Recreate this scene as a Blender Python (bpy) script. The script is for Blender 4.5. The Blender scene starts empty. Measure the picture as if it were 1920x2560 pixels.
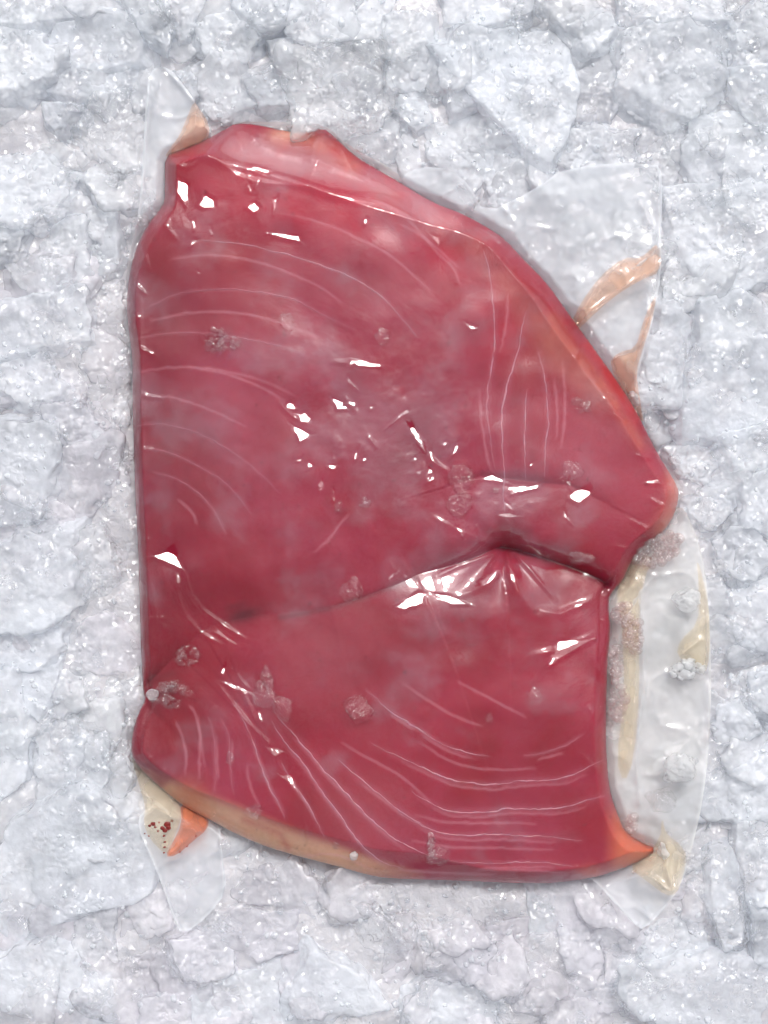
import bpy, bmesh, math, random
import numpy as np
from mathutils import Vector

# ---------------------------------------------------------------- scene, camera, light
S = bpy.context.scene
col = S.collection
H_CAM = 0.42                       # camera height above the ice level (m)
PX = 0.32 / 2560.0                 # metres per photograph pixel at z = 0
cam_d = bpy.data.cameras.new('camera'); cam = bpy.data.objects.new('camera', cam_d); col.objects.link(cam)
cam.location = (0, 0, H_CAM); cam.rotation_euler = (0, 0, 0)
cam_d.sensor_fit = 'VERTICAL'; cam_d.sensor_height = 24
cam_d.lens = 24 * H_CAM / 0.32
cam_d.clip_start = 0.01; cam_d.clip_end = 100
S.camera = cam

SUN_EL, SUN_AZ = math.radians(52), math.radians(14)      # azimuth: from +Y (top of the picture) towards +X
W = bpy.data.worlds.new('World'); S.world = W; W.use_nodes = True
nt = W.node_tree; nt.nodes.clear()
out = nt.nodes.new('ShaderNodeOutputWorld'); bg = nt.nodes.new('ShaderNodeBackground')
sky = nt.nodes.new('ShaderNodeTexSky'); sky.sky_type = 'NISHITA'; sky.sun_disc = False
sky.sun_elevation = SUN_EL; sky.sun_rotation = SUN_AZ; sky.air_density = 1.0; sky.dust_density = 3.5; sky.ozone_density = 1.0
hsv = nt.nodes.new('ShaderNodeHueSaturation'); hsv.inputs['Saturation'].default_value = 0.22
nt.links.new(sky.outputs[0], hsv.inputs['Color']); nt.links.new(hsv.outputs[0], bg.inputs['Color'])
bg.inputs['Strength'].default_value = 0.15
nt.links.new(bg.outputs[0], out.inputs[0])
sun_d = bpy.data.lights.new('sun', 'SUN'); sun_d.energy = 1.25; sun_d.angle = math.radians(10); sun_d.color = (1, 0.98, 0.955)
sun = bpy.data.objects.new('sun', sun_d); col.objects.link(sun)
sd = Vector((math.sin(SUN_AZ) * math.cos(SUN_EL), math.cos(SUN_AZ) * math.cos(SUN_EL), math.sin(SUN_EL)))
sun.rotation_euler = sd.to_track_quat('Z', 'Y').to_euler(); sun.location = sd * 2
S.view_settings.view_transform = 'Standard'; S.view_settings.look = 'None'; S.view_settings.gamma = 1
S.view_settings.exposure = 0.18
cy = S.cycles
cy.max_bounces = 4; cy.transparent_max_bounces = 14; cy.transmission_bounces = 2; cy.diffuse_bounces = 3; cy.glossy_bounces = 2
cy.caustics_reflective = False; cy.caustics_refractive = False
cy.use_denoising = True; cy.use_adaptive_sampling = True; cy.adaptive_threshold = 0.10; cy.adaptive_min_samples = 16

R = random.Random(11)
rng = np.random.RandomState(5)

# ---------------------------------------------------------------- numpy helpers
_lat = np.random.RandomState(3).rand(64, 64, 64).astype(np.float32) * 2 - 1
def noise3(p, scale, seed=0.0):
    """smooth value noise, p (n,3) in any unit, -1..1"""
    q = np.asarray(p, dtype=np.float64) * scale + np.array([17.3 + seed * 7.1, 5.7 + seed * 3.3, 29.1 + seed * 1.9])
    i = np.floor(q).astype(int); f = q - i; f = f * f * f * (f * (f * 6 - 15) + 10)
    i0 = i & 63; i1 = (i + 1) & 63
    x0, y0, z0 = i0.T; x1, y1, z1 = i1.T; fx, fy, fz = f.T
    L = _lat
    a = L[x0, y0, z0] * (1 - fx) + L[x1, y0, z0] * fx
    b = L[x0, y1, z0] * (1 - fx) + L[x1, y1, z0] * fx
    c = L[x0, y0, z1] * (1 - fx) + L[x1, y0, z1] * fx
    d = L[x0, y1, z1] * (1 - fx) + L[x1, y1, z1] * fx
    return (a * (1 - fy) + b * fy) * (1 - fz) + (c * (1 - fy) + d * fy) * fz
def noise2(x, y, scale, seed=0.0):
    x = np.asarray(x, float); y = np.asarray(y, float); a = 0.65 + seed * 1.3; r = 0
    for k, (f, w) in enumerate(((1.0, .62), (1.55, .34), (2.7, .2))):
        c_, s_ = math.cos(a + k * 1.1), math.sin(a + k * 1.1)
        p = np.stack([x * c_ - y * s_, x * s_ + y * c_, np.full_like(x, (seed * 3.7 + k * 5.3) / scale * .31)], 1)
        r = r + w * noise3(p, scale * f, seed + k)
    return r * 1.25
def world(x, y, z):
    """photograph pixel on the plane at height z -> world"""
    k = PX * (H_CAM - z) / H_CAM
    return (x - 960) * k, (1280 - y) * k, z
def seg_dist(x, y, pts, closed=False):
    """distance to polyline, parameter 0..1 along it, side sign (+ = right of travel in image space)"""
    P = np.asarray(pts, float); n = len(P); m = n if closed else n - 1
    best = np.full(x.shape, 1e18); tpar = np.zeros(x.shape); side = np.ones(x.shape)
    nx_ = np.zeros(x.shape); ny_ = np.zeros(x.shape)
    for k in range(m):
        ax, ay = P[k]; bx, by = P[(k + 1) % n]
        dx, dy = bx - ax, by - ay; L2 = dx * dx + dy * dy + 1e-9
        t = np.clip(((x - ax) * dx + (y - ay) * dy) / L2, 0, 1)
        qx, qy = ax + t * dx, ay + t * dy
        d2 = (x - qx) ** 2 + (y - qy) ** 2
        w = d2 < best
        best = np.where(w, d2, best); tpar = np.where(w, (k + t) / m, tpar)
        side = np.where(w, np.sign(dx * (y - ay) - dy * (x - ax)), side)
        nx_ = np.where(w, qx, nx_); ny_ = np.where(w, qy, ny_)
    return np.sqrt(best), tpar, side, nx_, ny_
def inside(x, y, pts):
    P = np.asarray(pts, float); r = np.zeros(x.shape, bool); n = len(P)
    for k in range(n):
        x0, y0 = P[k]; x1, y1 = P[(k + 1) % n]
        if y0 == y1: continue
        c = ((y0 > y) != (y1 > y)) & (x < (x1 - x0) * (y - y0) / (y1 - y0) + x0)
        r ^= c
    return r
def chaikin(pts, it=2, closed=True):
    P = [tuple(p) for p in pts]
    for _ in range(it):
        Q = []; n = len(P)
        if not closed: Q.append(P[0])
        for k in range(n if closed else n - 1):
            a, b = P[k], P[(k + 1) % n]
            Q += [(a[0] * .75 + b[0] * .25, a[1] * .75 + b[1] * .25), (a[0] * .25 + b[0] * .75, a[1] * .25 + b[1] * .75)]
        if not closed: Q.append(P[-1])
        P = Q
    return P
def sstep(a, b, x):
    t = np.clip((x - a) / (b - a), 0, 1); return t * t * (3 - 2 * t)
def gauss(d, w): return np.exp(-(d / w) ** 2)

# ---------------------------------------------------------------- object helpers
def mesh_np(name, V, F, mat, smooth=True):
    me = bpy.data.meshes.new(name)
    V = np.asarray(V, np.float32); F = np.asarray(F, np.int32)
    k = F.shape[1]
    me.vertices.add(len(V)); me.vertices.foreach_set('co', V.ravel())
    me.loops.add(F.size); me.loops.foreach_set('vertex_index', F.ravel())
    me.polygons.add(len(F)); me.polygons.foreach_set('loop_start', np.arange(0, F.size, k, dtype=np.int32))
    me.polygons.foreach_set('loop_total', np.full(len(F), k, np.int32))
    me.polygons.foreach_set('use_smooth', np.full(len(F), smooth, bool))
    me.update(calc_edges=True); me.validate()
    me.materials.append(mat)
    return me
def link(name, me, parent=None, label=None, cat=None, group=None, kind=None, loc=None):
    o = bpy.data.objects.new(name, me); col.objects.link(o)
    if parent is not None: o.parent = parent
    if loc is not None: o.location = loc
    for k, v in (('label', label), ('category', cat), ('group', group), ('kind', kind)):
        if v: o[k] = v
    return o
def color_attr(me, rgb, name='pigment'):
    a = me.color_attributes.new(name, 'FLOAT_COLOR', 'POINT')
    c = np.ones((len(rgb), 4), np.float32); c[:, :3] = rgb
    a.data.foreach_set('color', c.ravel())
def float_attr(me, v, name):
    a = me.attributes.new(name, 'FLOAT', 'POINT'); a.data.foreach_set('value', np.asarray(v, np.float32))

# ---------------------------------------------------------------- materials
def new_mat(name):
    m = bpy.data.materials.new(name); m.use_nodes = True; t = m.node_tree
    p = t.nodes['Principled BSDF']; return m, t, p
def N(t, kind, **kw):
    n = t.nodes.new(kind)
    for k, v in kw.items():
        if k in n.inputs: n.inputs[k].default_value = v
        else: setattr(n, k, v)
    return n

def schlick(t, normal, f0=0.04, gain=1.0):
    """reflectance that is the same from both sides of a surface"""
    lw = N(t, 'ShaderNodeLayerWeight'); lw.inputs[0].default_value = 0.5
    if normal is not None: t.links.new(normal, lw.inputs['Normal'])
    pw = N(t, 'ShaderNodeMath', operation='POWER'); t.links.new(lw.outputs['Facing'], pw.inputs[0]); pw.inputs[1].default_value = 5.0
    ma = N(t, 'ShaderNodeMath', operation='MULTIPLY_ADD'); t.links.new(pw.outputs[0], ma.inputs[0]); ma.inputs[1].default_value = (1 - f0) * .8 * gain; ma.inputs[2].default_value = f0 * gain
    g = N(t, 'ShaderNodeNewGeometry'); inv = N(t, 'ShaderNodeMath', operation='SUBTRACT'); inv.inputs[0].default_value = 1.0; t.links.new(g.outputs['Backfacing'], inv.inputs[1])
    mu = N(t, 'ShaderNodeMath', operation='MULTIPLY'); t.links.new(ma.outputs[0], mu.inputs[0]); t.links.new(inv.outputs[0], mu.inputs[1])
    return mu.outputs[0]
def ice_material(name, base, trans, scatter, rough, bump=1.0, sss=0.6):
    m, t, p = new_mat(name); L = t.links.new
    geo = N(t, 'ShaderNodeNewGeometry')
    oi = N(t, 'ShaderNodeObjectInfo')
    n1 = N(t, 'ShaderNodeTexNoise', Scale=45.0, Detail=5.0, Roughness=0.6); L(geo.outputs['Position'], n1.inputs['Vector'])
    cr = N(t, 'ShaderNodeValToRGB'); L(n1.outputs['Fac'], cr.inputs['Fac'])
    cr.color_ramp.elements[0].position = 0.30; cr.color_ramp.elements[1].position = 0.70
    cr.color_ramp.elements[0].color = (base[0] * .86, base[1] * .86, base[2] * .875, 1); cr.color_ramp.elements[1].color = (*base, 1)
    mul = N(t, 'ShaderNodeMix', data_type='RGBA', blend_type='MULTIPLY'); mul.inputs[0].default_value = 1.0
    L(cr.outputs[0], mul.inputs[6]); L(oi.outputs['Color'], mul.inputs[7]); L(mul.outputs[2], p.inputs['Base Color'])
    p.inputs['Subsurface Weight'].default_value = sss; p.inputs['Subsurface Radius'].default_value = (0.92, 1.0, 1.10)
    p.inputs['Subsurface Scale'].default_value = scatter
    p.inputs['IOR'].default_value = 1.33
    # clear windows in milky ice: what lies underneath shows through
    n2 = N(t, 'ShaderNodeTexNoise', Scale=85.0, Detail=4.0); L(geo.outputs['Position'], n2.inputs['Vector'])
    mr = N(t, 'ShaderNodeMapRange'); L(n2.outputs['Fac'], mr.inputs[0]); mr.inputs[1].default_value = 0.38; mr.inputs[2].default_value = 0.64
    if trans: mr.inputs[3].default_value = trans[0]; mr.inputs[4].default_value = trans[1]
    mr2 = N(t, 'ShaderNodeMapRange'); L(n1.outputs['Fac'], mr2.inputs[0]); mr2.inputs[3].default_value = rough[0]; mr2.inputs[4].default_value = rough[1]
    L(mr2.outputs[0], p.inputs['Roughness'])
    # relief: melted pebbles and fine grit
    warp = N(t, 'ShaderNodeTexNoise', Scale=260.0, Detail=2.0); L(geo.outputs['Position'], warp.inputs['Vector'])
    sc = N(t, 'ShaderNodeVectorMath', operation='SCALE'); L(warp.outputs['Color'], sc.inputs[0]); sc.inputs['Scale'].default_value = 0.004
    ad = N(t, 'ShaderNodeVectorMath', operation='ADD'); L(geo.outputs['Position'], ad.inputs[0]); L(sc.outputs[0], ad.inputs[1])
    vo = N(t, 'ShaderNodeTexVoronoi', Scale=560.0); vo.feature = 'SMOOTH_F1'; vo.inputs['Smoothness'].default_value = 0.5; L(ad.outputs[0], vo.inputs['Vector'])
    n3 = N(t, 'ShaderNodeTexNoise', Scale=650.0, Detail=3.0, Roughness=0.6); L(ad.outputs[0], n3.inputs['Vector'])
    msk = N(t, 'ShaderNodeTexNoise', Scale=110.0, Detail=2.0); L(geo.outputs['Position'], msk.inputs['Vector'])
    mk = N(t, 'ShaderNodeMapRange'); L(msk.outputs['Fac'], mk.inputs[0]); mk.inputs[1].default_value = 0.42; mk.inputs[2].default_value = 0.6; mk.inputs[3].default_value = .15; mk.inputs[4].default_value = 1
    m1 = N(t, 'ShaderNodeMath', operation='MULTIPLY'); L(vo.outputs['Distance'], m1.inputs[0]); L(mk.outputs[0], m1.inputs[1])
    m2 = N(t, 'ShaderNodeMath', operation='MULTIPLY_ADD'); L(n3.outputs['Fac'], m2.inputs[0]); m2.inputs[1].default_value = 0.55; L(m1.outputs[0], m2.inputs[2])
    b = N(t, 'ShaderNodeBump'); b.inputs['Strength'].default_value = min(1, 0.55 * bump); b.inputs['Distance'].default_value = 0.0009; L(m2.outputs[0], b.inputs['Height'])
    L(b.outputs[0], p.inputs['Normal'])
    # wet skin: small flat facets, each tilted its own way, that glint one by one
    def facets(scale, tilt):
        v = N(t, 'ShaderNodeTexVoronoi', Scale=scale); L(ad.outputs[0], v.inputs['Vector'])
        c = N(t, 'ShaderNodeVectorMath', operation='SUBTRACT'); L(v.outputs['Color'], c.inputs[0]); c.inputs[1].default_value = (.5, .5, .5)
        k = N(t, 'ShaderNodeVectorMath', operation='SCALE'); L(c.outputs[0], k.inputs[0]); k.inputs['Scale'].default_value = tilt
        a = N(t, 'ShaderNodeVectorMath', operation='ADD'); L(b.outputs[0], a.inputs[0]); L(k.outputs[0], a.inputs[1])
        nn = N(t, 'ShaderNodeVectorMath', operation='NORMALIZE'); L(a.outputs[0], nn.inputs[0]); return nn.outputs[0]
    fn = facets(900.0, 1.0)
    gm = N(t, 'ShaderNodeTexNoise', Scale=150.0, Detail=3.0); L(geo.outputs['Position'], gm.inputs['Vector'])
    gk = N(t, 'ShaderNodeMapRange'); L(gm.outputs['Fac'], gk.inputs[0]); gk.inputs[1].default_value = .42; gk.inputs[2].default_value = .56; gk.inputs[3].default_value = .15; L(gk.outputs[0], p.inputs['Coat Weight'])
    p.inputs['Coat Roughness'].default_value = 0.12; p.inputs['Coat IOR'].default_value = 1.9; L(fn, p.inputs['Coat Normal'])
    if trans is None: return m
    tl = N(t, 'ShaderNodeBsdfTranslucent'); L(mul.outputs[2], tl.inputs[0])
    bd = N(t, 'ShaderNodeMixShader'); bd.inputs[0].default_value = .28; L(p.outputs[0], bd.inputs[1]); L(tl.outputs[0], bd.inputs[2])
    tr = N(t, 'ShaderNodeBsdfTransparent'); tr.inputs[0].default_value = (.97, .98, .985, 1)
    gl = N(t, 'ShaderNodeBsdfGlossy'); gl.inputs['Roughness'].default_value = .10; L(fn, gl.inputs['Normal'])
    ma = N(t, 'ShaderNodeMixShader'); L(schlick(t, fn, .06), ma.inputs[0]); L(tr.outputs[0], ma.inputs[1]); L(gl.outputs[0], ma.inputs[2])
    # light leaves the ice freely: only the surface it enters by scatters it
    g = N(t, 'ShaderNodeNewGeometry'); mxm = N(t, 'ShaderNodeMath', operation='MAXIMUM'); L(mr.outputs[0], mxm.inputs[0]); L(g.outputs['Backfacing'], mxm.inputs[1])
    mb = N(t, 'ShaderNodeMixShader'); L(mxm.outputs[0], mb.inputs[0]); L(bd.outputs[0], mb.inputs[1]); L(ma.outputs[0], mb.inputs[2])
    L(mb.outputs[0], t.nodes['Material Output'].inputs[0])
    return m
M = {}
M['ice'] = ice_material('milky_ice', (0.84, 0.86, 0.89), (0.20, 0.70), 0.003, (0.04, 0.16), sss=0.0)
M['clear_ice'] = ice_material('clear_ice', (0.88, 0.892, 0.905), (0.50, 0.88), 0.003, (0.03, 0.12), sss=0.0)
M['crumb'] = ice_material('glassy_crumb_ice', (0.90, 0.92, 0.95), (0.5, 0.8), 0.003, (0.03, 0.1), 0.5, 0.0)
M['bed'] = ice_material('packed_ice', (0.70, 0.70, 0.72), None, 0.003, (0.08, 0.3), 1.0)

def chip_material(name, tint, body):
    """wet clear ice: mostly see-through, a little milk, sharp glints from a knobbly skin"""
    m = bpy.data.materials.new(name); m.use_nodes = True; t = m.node_tree; t.nodes.clear(); L = t.links.new
    o = N(t, 'ShaderNodeOutputMaterial'); geo = N(t, 'ShaderNodeNewGeometry')
    n = N(t, 'ShaderNodeTexNoise', Scale=700.0, Detail=2.0); L(geo.outputs['Position'], n.inputs['Vector'])
    b = N(t, 'ShaderNodeBump'); b.inputs['Strength'].default_value = 0.9; b.inputs['Distance'].default_value = 0.0012; L(n.outputs['Fac'], b.inputs['Height'])
    tr = N(t, 'ShaderNodeBsdfTransparent'); tr.inputs[0].default_value = (*tint, 1)
    di = N(t, 'ShaderNodeBsdfDiffuse'); di.inputs[0].default_value = (.93, .94, .95, 1); L(b.outputs[0], di.inputs['Normal'])
    rf = N(t, 'ShaderNodeBsdfRefraction'); rf.inputs['IOR'].default_value = 1.2; rf.inputs['Roughness'].default_value = 0.0; rf.inputs[0].default_value = (*tint, 1); L(b.outputs[0], rf.inputs['Normal'])
    m0 = N(t, 'ShaderNodeMixShader'); m0.inputs[0].default_value = .0; L(tr.outputs[0], m0.inputs[1]); L(rf.outputs[0], m0.inputs[2])
    m1 = N(t, 'ShaderNodeMixShader'); inv = N(t, 'ShaderNodeMath', operation='MULTIPLY_ADD'); L(geo.outputs['Backfacing'], inv.inputs[0]); inv.inputs[1].default_value = -body; inv.inputs[2].default_value = body; L(inv.outputs[0], m1.inputs[0]); L(m0.outputs[0], m1.inputs[1])
    tl = N(t, 'ShaderNodeBsdfTranslucent'); tl.inputs[0].default_value = (.93, .94, .95, 1); db = N(t, 'ShaderNodeMixShader'); db.inputs[0].default_value = .55; L(di.outputs[0], db.inputs[1]); L(tl.outputs[0], db.inputs[2]); L(db.outputs[0], m1.inputs[2])
    gl = N(t, 'ShaderNodeBsdfGlossy'); gl.inputs['Roughness'].default_value = 0.09; v = N(t, 'ShaderNodeTexVoronoi', Scale=1300.0); L(geo.outputs['Position'], v.inputs['Vector'])
    c = N(t, 'ShaderNodeVectorMath', operation='SUBTRACT'); L(v.outputs['Color'], c.inputs[0]); c.inputs[1].default_value = (.5, .5, .5)
    k = N(t, 'ShaderNodeVectorMath', operation='SCALE'); L(c.outputs[0], k.inputs[0]); k.inputs['Scale'].default_value = .55
    a = N(t, 'ShaderNodeVectorMath', operation='ADD'); L(b.outputs[0], a.inputs[0]); L(k.outputs[0], a.inputs[1])
    nn = N(t, 'ShaderNodeVectorMath', operation='NORMALIZE'); L(a.outputs[0], nn.inputs[0]); gn = nn.outputs[0]; L(gn, gl.inputs['Normal'])
    m2 = N(t, 'ShaderNodeMixShader'); L(schlick(t, gn, .07), m2.inputs[0]); L(m1.outputs[0], m2.inputs[1]); L(gl.outputs[0], m2.inputs[2])
    L(m2.outputs[0], o.inputs[0]); return m
M['chip'] = chip_material('meltwater_ice', (1.0, 0.995, 0.995), 0.035)
M['pink_chip'] = chip_material('blood_tinted_ice', (0.985, 0.93, 0.92), 0.20)
M['white_chip'] = chip_material('frosted_ice', (0.98, 0.98, 0.98), 0.65)

def flesh_material():
    m, t, p = new_mat('tuna_flesh'); L = t.links.new
    a = N(t, 'ShaderNodeVertexColor', layer_name='pigment')
    geo = N(t, 'ShaderNodeNewGeometry')
    n = N(t, 'ShaderNodeTexNoise', Scale=900.0, Detail=3.0, Roughness=0.7); L(geo.outputs['Position'], n.inputs['Vector'])
    mr = N(t, 'ShaderNodeMapRange'); L(n.outputs['Fac'], mr.inputs[0]); mr.inputs[3].default_value = 0.82; mr.inputs[4].default_value = 1.18
    sc = N(t, 'ShaderNodeVectorMath', operation='SCALE'); L(a.outputs[0], sc.inputs[0]); L(mr.outputs[0], sc.inputs['Scale'])
    L(sc.outputs[0], p.inputs['Base Color'])
    p.inputs['Subsurface Weight'].default_value = 0.7; p.inputs['Subsurface Radius'].default_value = (1.0, 0.25, 0.2); p.inputs['Subsurface Scale'].default_value = 0.0022
    p.inputs['Roughness'].default_value = 0.5; p.inputs['Specular IOR Level'].default_value = 0.15
    b = N(t, 'ShaderNodeBump'); b.inputs['Strength'].default_value = 0.08; b.inputs['Distance'].default_value = 0.0003
    n2 = N(t, 'ShaderNodeTexNoise', Scale=400.0, Detail=3.0); L(geo.outputs['Position'], n2.inputs['Vector']); L(n2.outputs['Fac'], b.inputs['Height']); L(b.outputs[0], p.inputs['Normal'])
    return m
M['flesh'] = flesh_material()
m, t, p = new_mat('connective_tissue'); M['membrane'] = m; M['deep_membrane'] = chm = m.copy(); chm.name = 'deep_tissue'; chm.node_tree.nodes['Principled BSDF'].inputs['Base Color'].default_value = (.40, .085, .125, 1)
p.inputs['Base Color'].default_value = (0.52, 0.19, 0.24, 1); p.inputs['Roughness'].default_value = 0.5
p.inputs['Subsurface Weight'].default_value = 0.5; p.inputs['Subsurface Scale'].default_value = 0.0015

def film_material(name, milky, tint, gloss_boost, patchy, rough=0.035, shade=(1, 1, 1)):
    """clear or milky plastic sheet: transparency + a diffuse / translucent body + sharp reflection"""
    m = bpy.data.materials.new(name); m.use_nodes = True; t = m.node_tree; t.nodes.clear(); L = t.links.new
    o = N(t, 'ShaderNodeOutputMaterial')
    tr = N(t, 'ShaderNodeBsdfTransparent'); tr.inputs[0].default_value = (*shade, 1)
    di = N(t, 'ShaderNodeBsdfDiffuse'); di.inputs[0].default_value = (*tint, 1)
    tl = N(t, 'ShaderNodeBsdfTranslucent'); tl.inputs[0].default_value = (*tint, 1)
    body = N(t, 'ShaderNodeMixShader'); body.inputs[0].default_value = 0.2; L(di.outputs[0], body.inputs[1]); L(tl.outputs[0], body.inputs[2])
    geo = N(t, 'ShaderNodeNewGeometry')
    n = N(t, 'ShaderNodeTexNoise', Scale=30.0, Detail=4.0, Roughness=0.55); L(geo.outputs['Position'], n.inputs['Vector'])
    mk = N(t, 'ShaderNodeMapRange'); L(n.outputs['Fac'], mk.inputs[0]); mk.inputs[1].default_value = 0.35; mk.inputs[2].default_value = 0.65
    mk.inputs[3].default_value = milky * 0.75; mk.inputs[4].default_value = min(1, milky * 1.25)
    mx = N(t, 'ShaderNodeMixShader'); L(tr.outputs[0], mx.inputs[1]); L(body.outputs[0], mx.inputs[2])
    gl = N(t, 'ShaderNodeBsdfGlossy'); gl.inputs['Roughness'].default_value = rough
    gb = N(t, 'ShaderNodeMath', operation='MULTIPLY'); gb.inputs[1].default_value = gloss_boost
    mxg = N(t, 'ShaderNodeMixShader'); L(mx.outputs[0], mxg.inputs[1]); L(gl.outputs[0], mxg.inputs[2])
    if patchy:
        # air gap under loose film: sky reflection put in as gloss and mauve veil
        at = N(t, 'ShaderNodeAttribute', attribute_name='loose')
        n2 = N(t, 'ShaderNodeTexNoise', Scale=55.0, Detail=5.0, Roughness=0.55); L(geo.outputs['Position'], n2.inputs['Vector'])
        s = N(t, 'ShaderNodeMath', operation='ADD'); L(at.outputs['Fac'], s.inputs[0]); L(n2.outputs['Fac'], s.inputs[1])
        pm = N(t, 'ShaderNodeMapRange'); L(s.outputs[0], pm.inputs[0]); pm.inputs[1].default_value = 0.44; pm.inputs[2].default_value = 0.68; pm.interpolation_type = 'SMOOTHSTEP'
        a1 = N(t, 'ShaderNodeMath', operation='MULTIPLY_ADD'); L(pm.outputs[0], a1.inputs[0]); a1.inputs[1].default_value = 0.045; L(gb.outputs[0], a1.inputs[2])
        L(a1.outputs[0], mxg.inputs[0])
        a2 = N(t, 'ShaderNodeMath', operation='MULTIPLY_ADD'); L(pm.outputs[0], a2.inputs[0]); a2.inputs[1].default_value = patchy; L(mk.outputs[0], a2.inputs[2])
        L(a2.outputs[0], mx.inputs[0])
    else:
        L(gb.outputs[0], mxg.inputs[0]); 
        at = N(t, 'ShaderNodeAttribute', attribute_name='edge')
        a2 = N(t, 'ShaderNodeMath', operation='MULTIPLY_ADD'); L(at.outputs['Fac'], a2.inputs[0]); a2.inputs[1].default_value = 0.22; L(mk.outputs[0], a2.inputs[2])
        cv = N(t, 'ShaderNodeAttribute', attribute_name='cover'); a3 = N(t, 'ShaderNodeMath', operation='MULTIPLY'); L(a2.outputs[0], a3.inputs[0]); L(cv.outputs['Fac'], a3.inputs[1])
        L(a3.outputs[0], mx.inputs[0])
    nb = N(t, 'ShaderNodeTexNoise', Scale=160.0, Detail=4.0, Roughness=0.6); L(geo.outputs['Position'], nb.inputs['Vector'])
    b = N(t, 'ShaderNodeBump'); b.inputs['Strength'].default_value = 0.10; b.inputs['Distance'].default_value = 0.0010; L(nb.outputs['Fac'], b.inputs['Height'])
    L(b.outputs[0], gl.inputs['Normal']); L(schlick(t, b.outputs[0], .045), gb.inputs[0])
    L(mxg.outputs[0], o.inputs[0])
    return m
M['film'] = film_material('clear_film', 0.012, (0.80, 0.60, 0.72), 1.35, 0.10)
M['flap'] = film_material('milky_film', 0.33, (0.86, 0.89, 0.93), 1.2, 0, 0.10)
M['rim'] = film_material('clear_rim_film', 0.30, (0.88, 0.87, 0.84), 1.2, 0, 0.08)
M['peach'] = film_material('peach_juice_film', 0.46, (0.88, 0.52, 0.34), 1.3, 0, 0.06, (1, .82, .72))
M['cream'] = film_material('cream_juice_film', 0.34, (0.82, 0.70, 0.50), 1.3, 0, 0.06, (1, .93, .82))
M['orange'] = film_material('orange_juice_film', 0.5, (0.80, 0.24, 0.11), 1.3, 0, 0.06, (1, .6, .5))

# ---------------------------------------------------------------- traced outlines (photograph pixels)
MEAT = [(413, 390), (450, 376), (511, 352), (560, 325), (589, 308), (646, 312), (710, 328), (770, 333), (808, 320), (835, 340), (883, 388), (943, 424), (1003, 458), (1080, 506),
        (1160, 536), (1227, 574), (1262, 598), (1308, 648), (1366, 706), (1423, 787), (1482, 868), (1540, 949), (1580, 1010), (1609, 1065), (1643, 1134),
        (1684, 1198), (1697, 1226), (1694, 1260), (1676, 1308), (1640, 1345), (1600, 1375), (1574, 1410), (1558, 1450), (1532, 1478),
        (1520, 1500), (1526, 1582), (1518, 1655), (1515, 1775), (1514, 1860), (1520, 1941), (1527, 1990), (1545, 2040), (1562, 2081), (1600, 2108), (1644, 2124),
        (1606, 2148), (1569, 2165), (1530, 2180), (1482, 2194), (1386, 2208), (1290, 2208), (1193, 2203), (1095, 2200), (1000, 2197), (936, 2192), (835, 2163), (750, 2142), (666, 2117),
        (590, 2085), (521, 2047), (458, 2014), (416, 1980), (376, 1946), (345, 1915), (327, 1885), (331, 1831), (347, 1780), (364, 1750), (358, 1728), (356, 1690), (352, 1600),
        (350, 1527), (346, 1382), (338, 1237), (334, 1093), (331, 1000), (332, 900), (325, 850), (318, 790), (318, 730), (328, 663), (345, 610), (367, 566), (400, 524), (412, 505), (412, 450)]
OUT = chaikin(MEAT, 1)
CREASE = [(340, 1738), (372, 1706), (410, 1668), (455, 1618), (521, 1566), (617, 1541), (720, 1530), (801, 1522), (849, 1510), (921, 1488), (1023, 1447), (1048, 1433), (1145, 1411),
          (1203, 1389), (1241, 1367), (1280, 1370), (1338, 1387), (1410, 1410), (1473, 1434), (1515, 1458), (1545, 1490)]
CREASE_S = chaikin(CREASE, 1, False)
PINCH = (1262, 1366)
Z0 = -0.0045        # level at which the steak meets the ice
def crease_depth(tp):   # along-crease strength
    xs = [0, .08, .2, .28, .38, .5, .62, .72, .8, .9, 1]
    ys = [1.2, .75, .26, .12, .12, .36, .85, 1.25, 1.0, .95, .9]
    return np.interp(tp, xs, ys)
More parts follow.
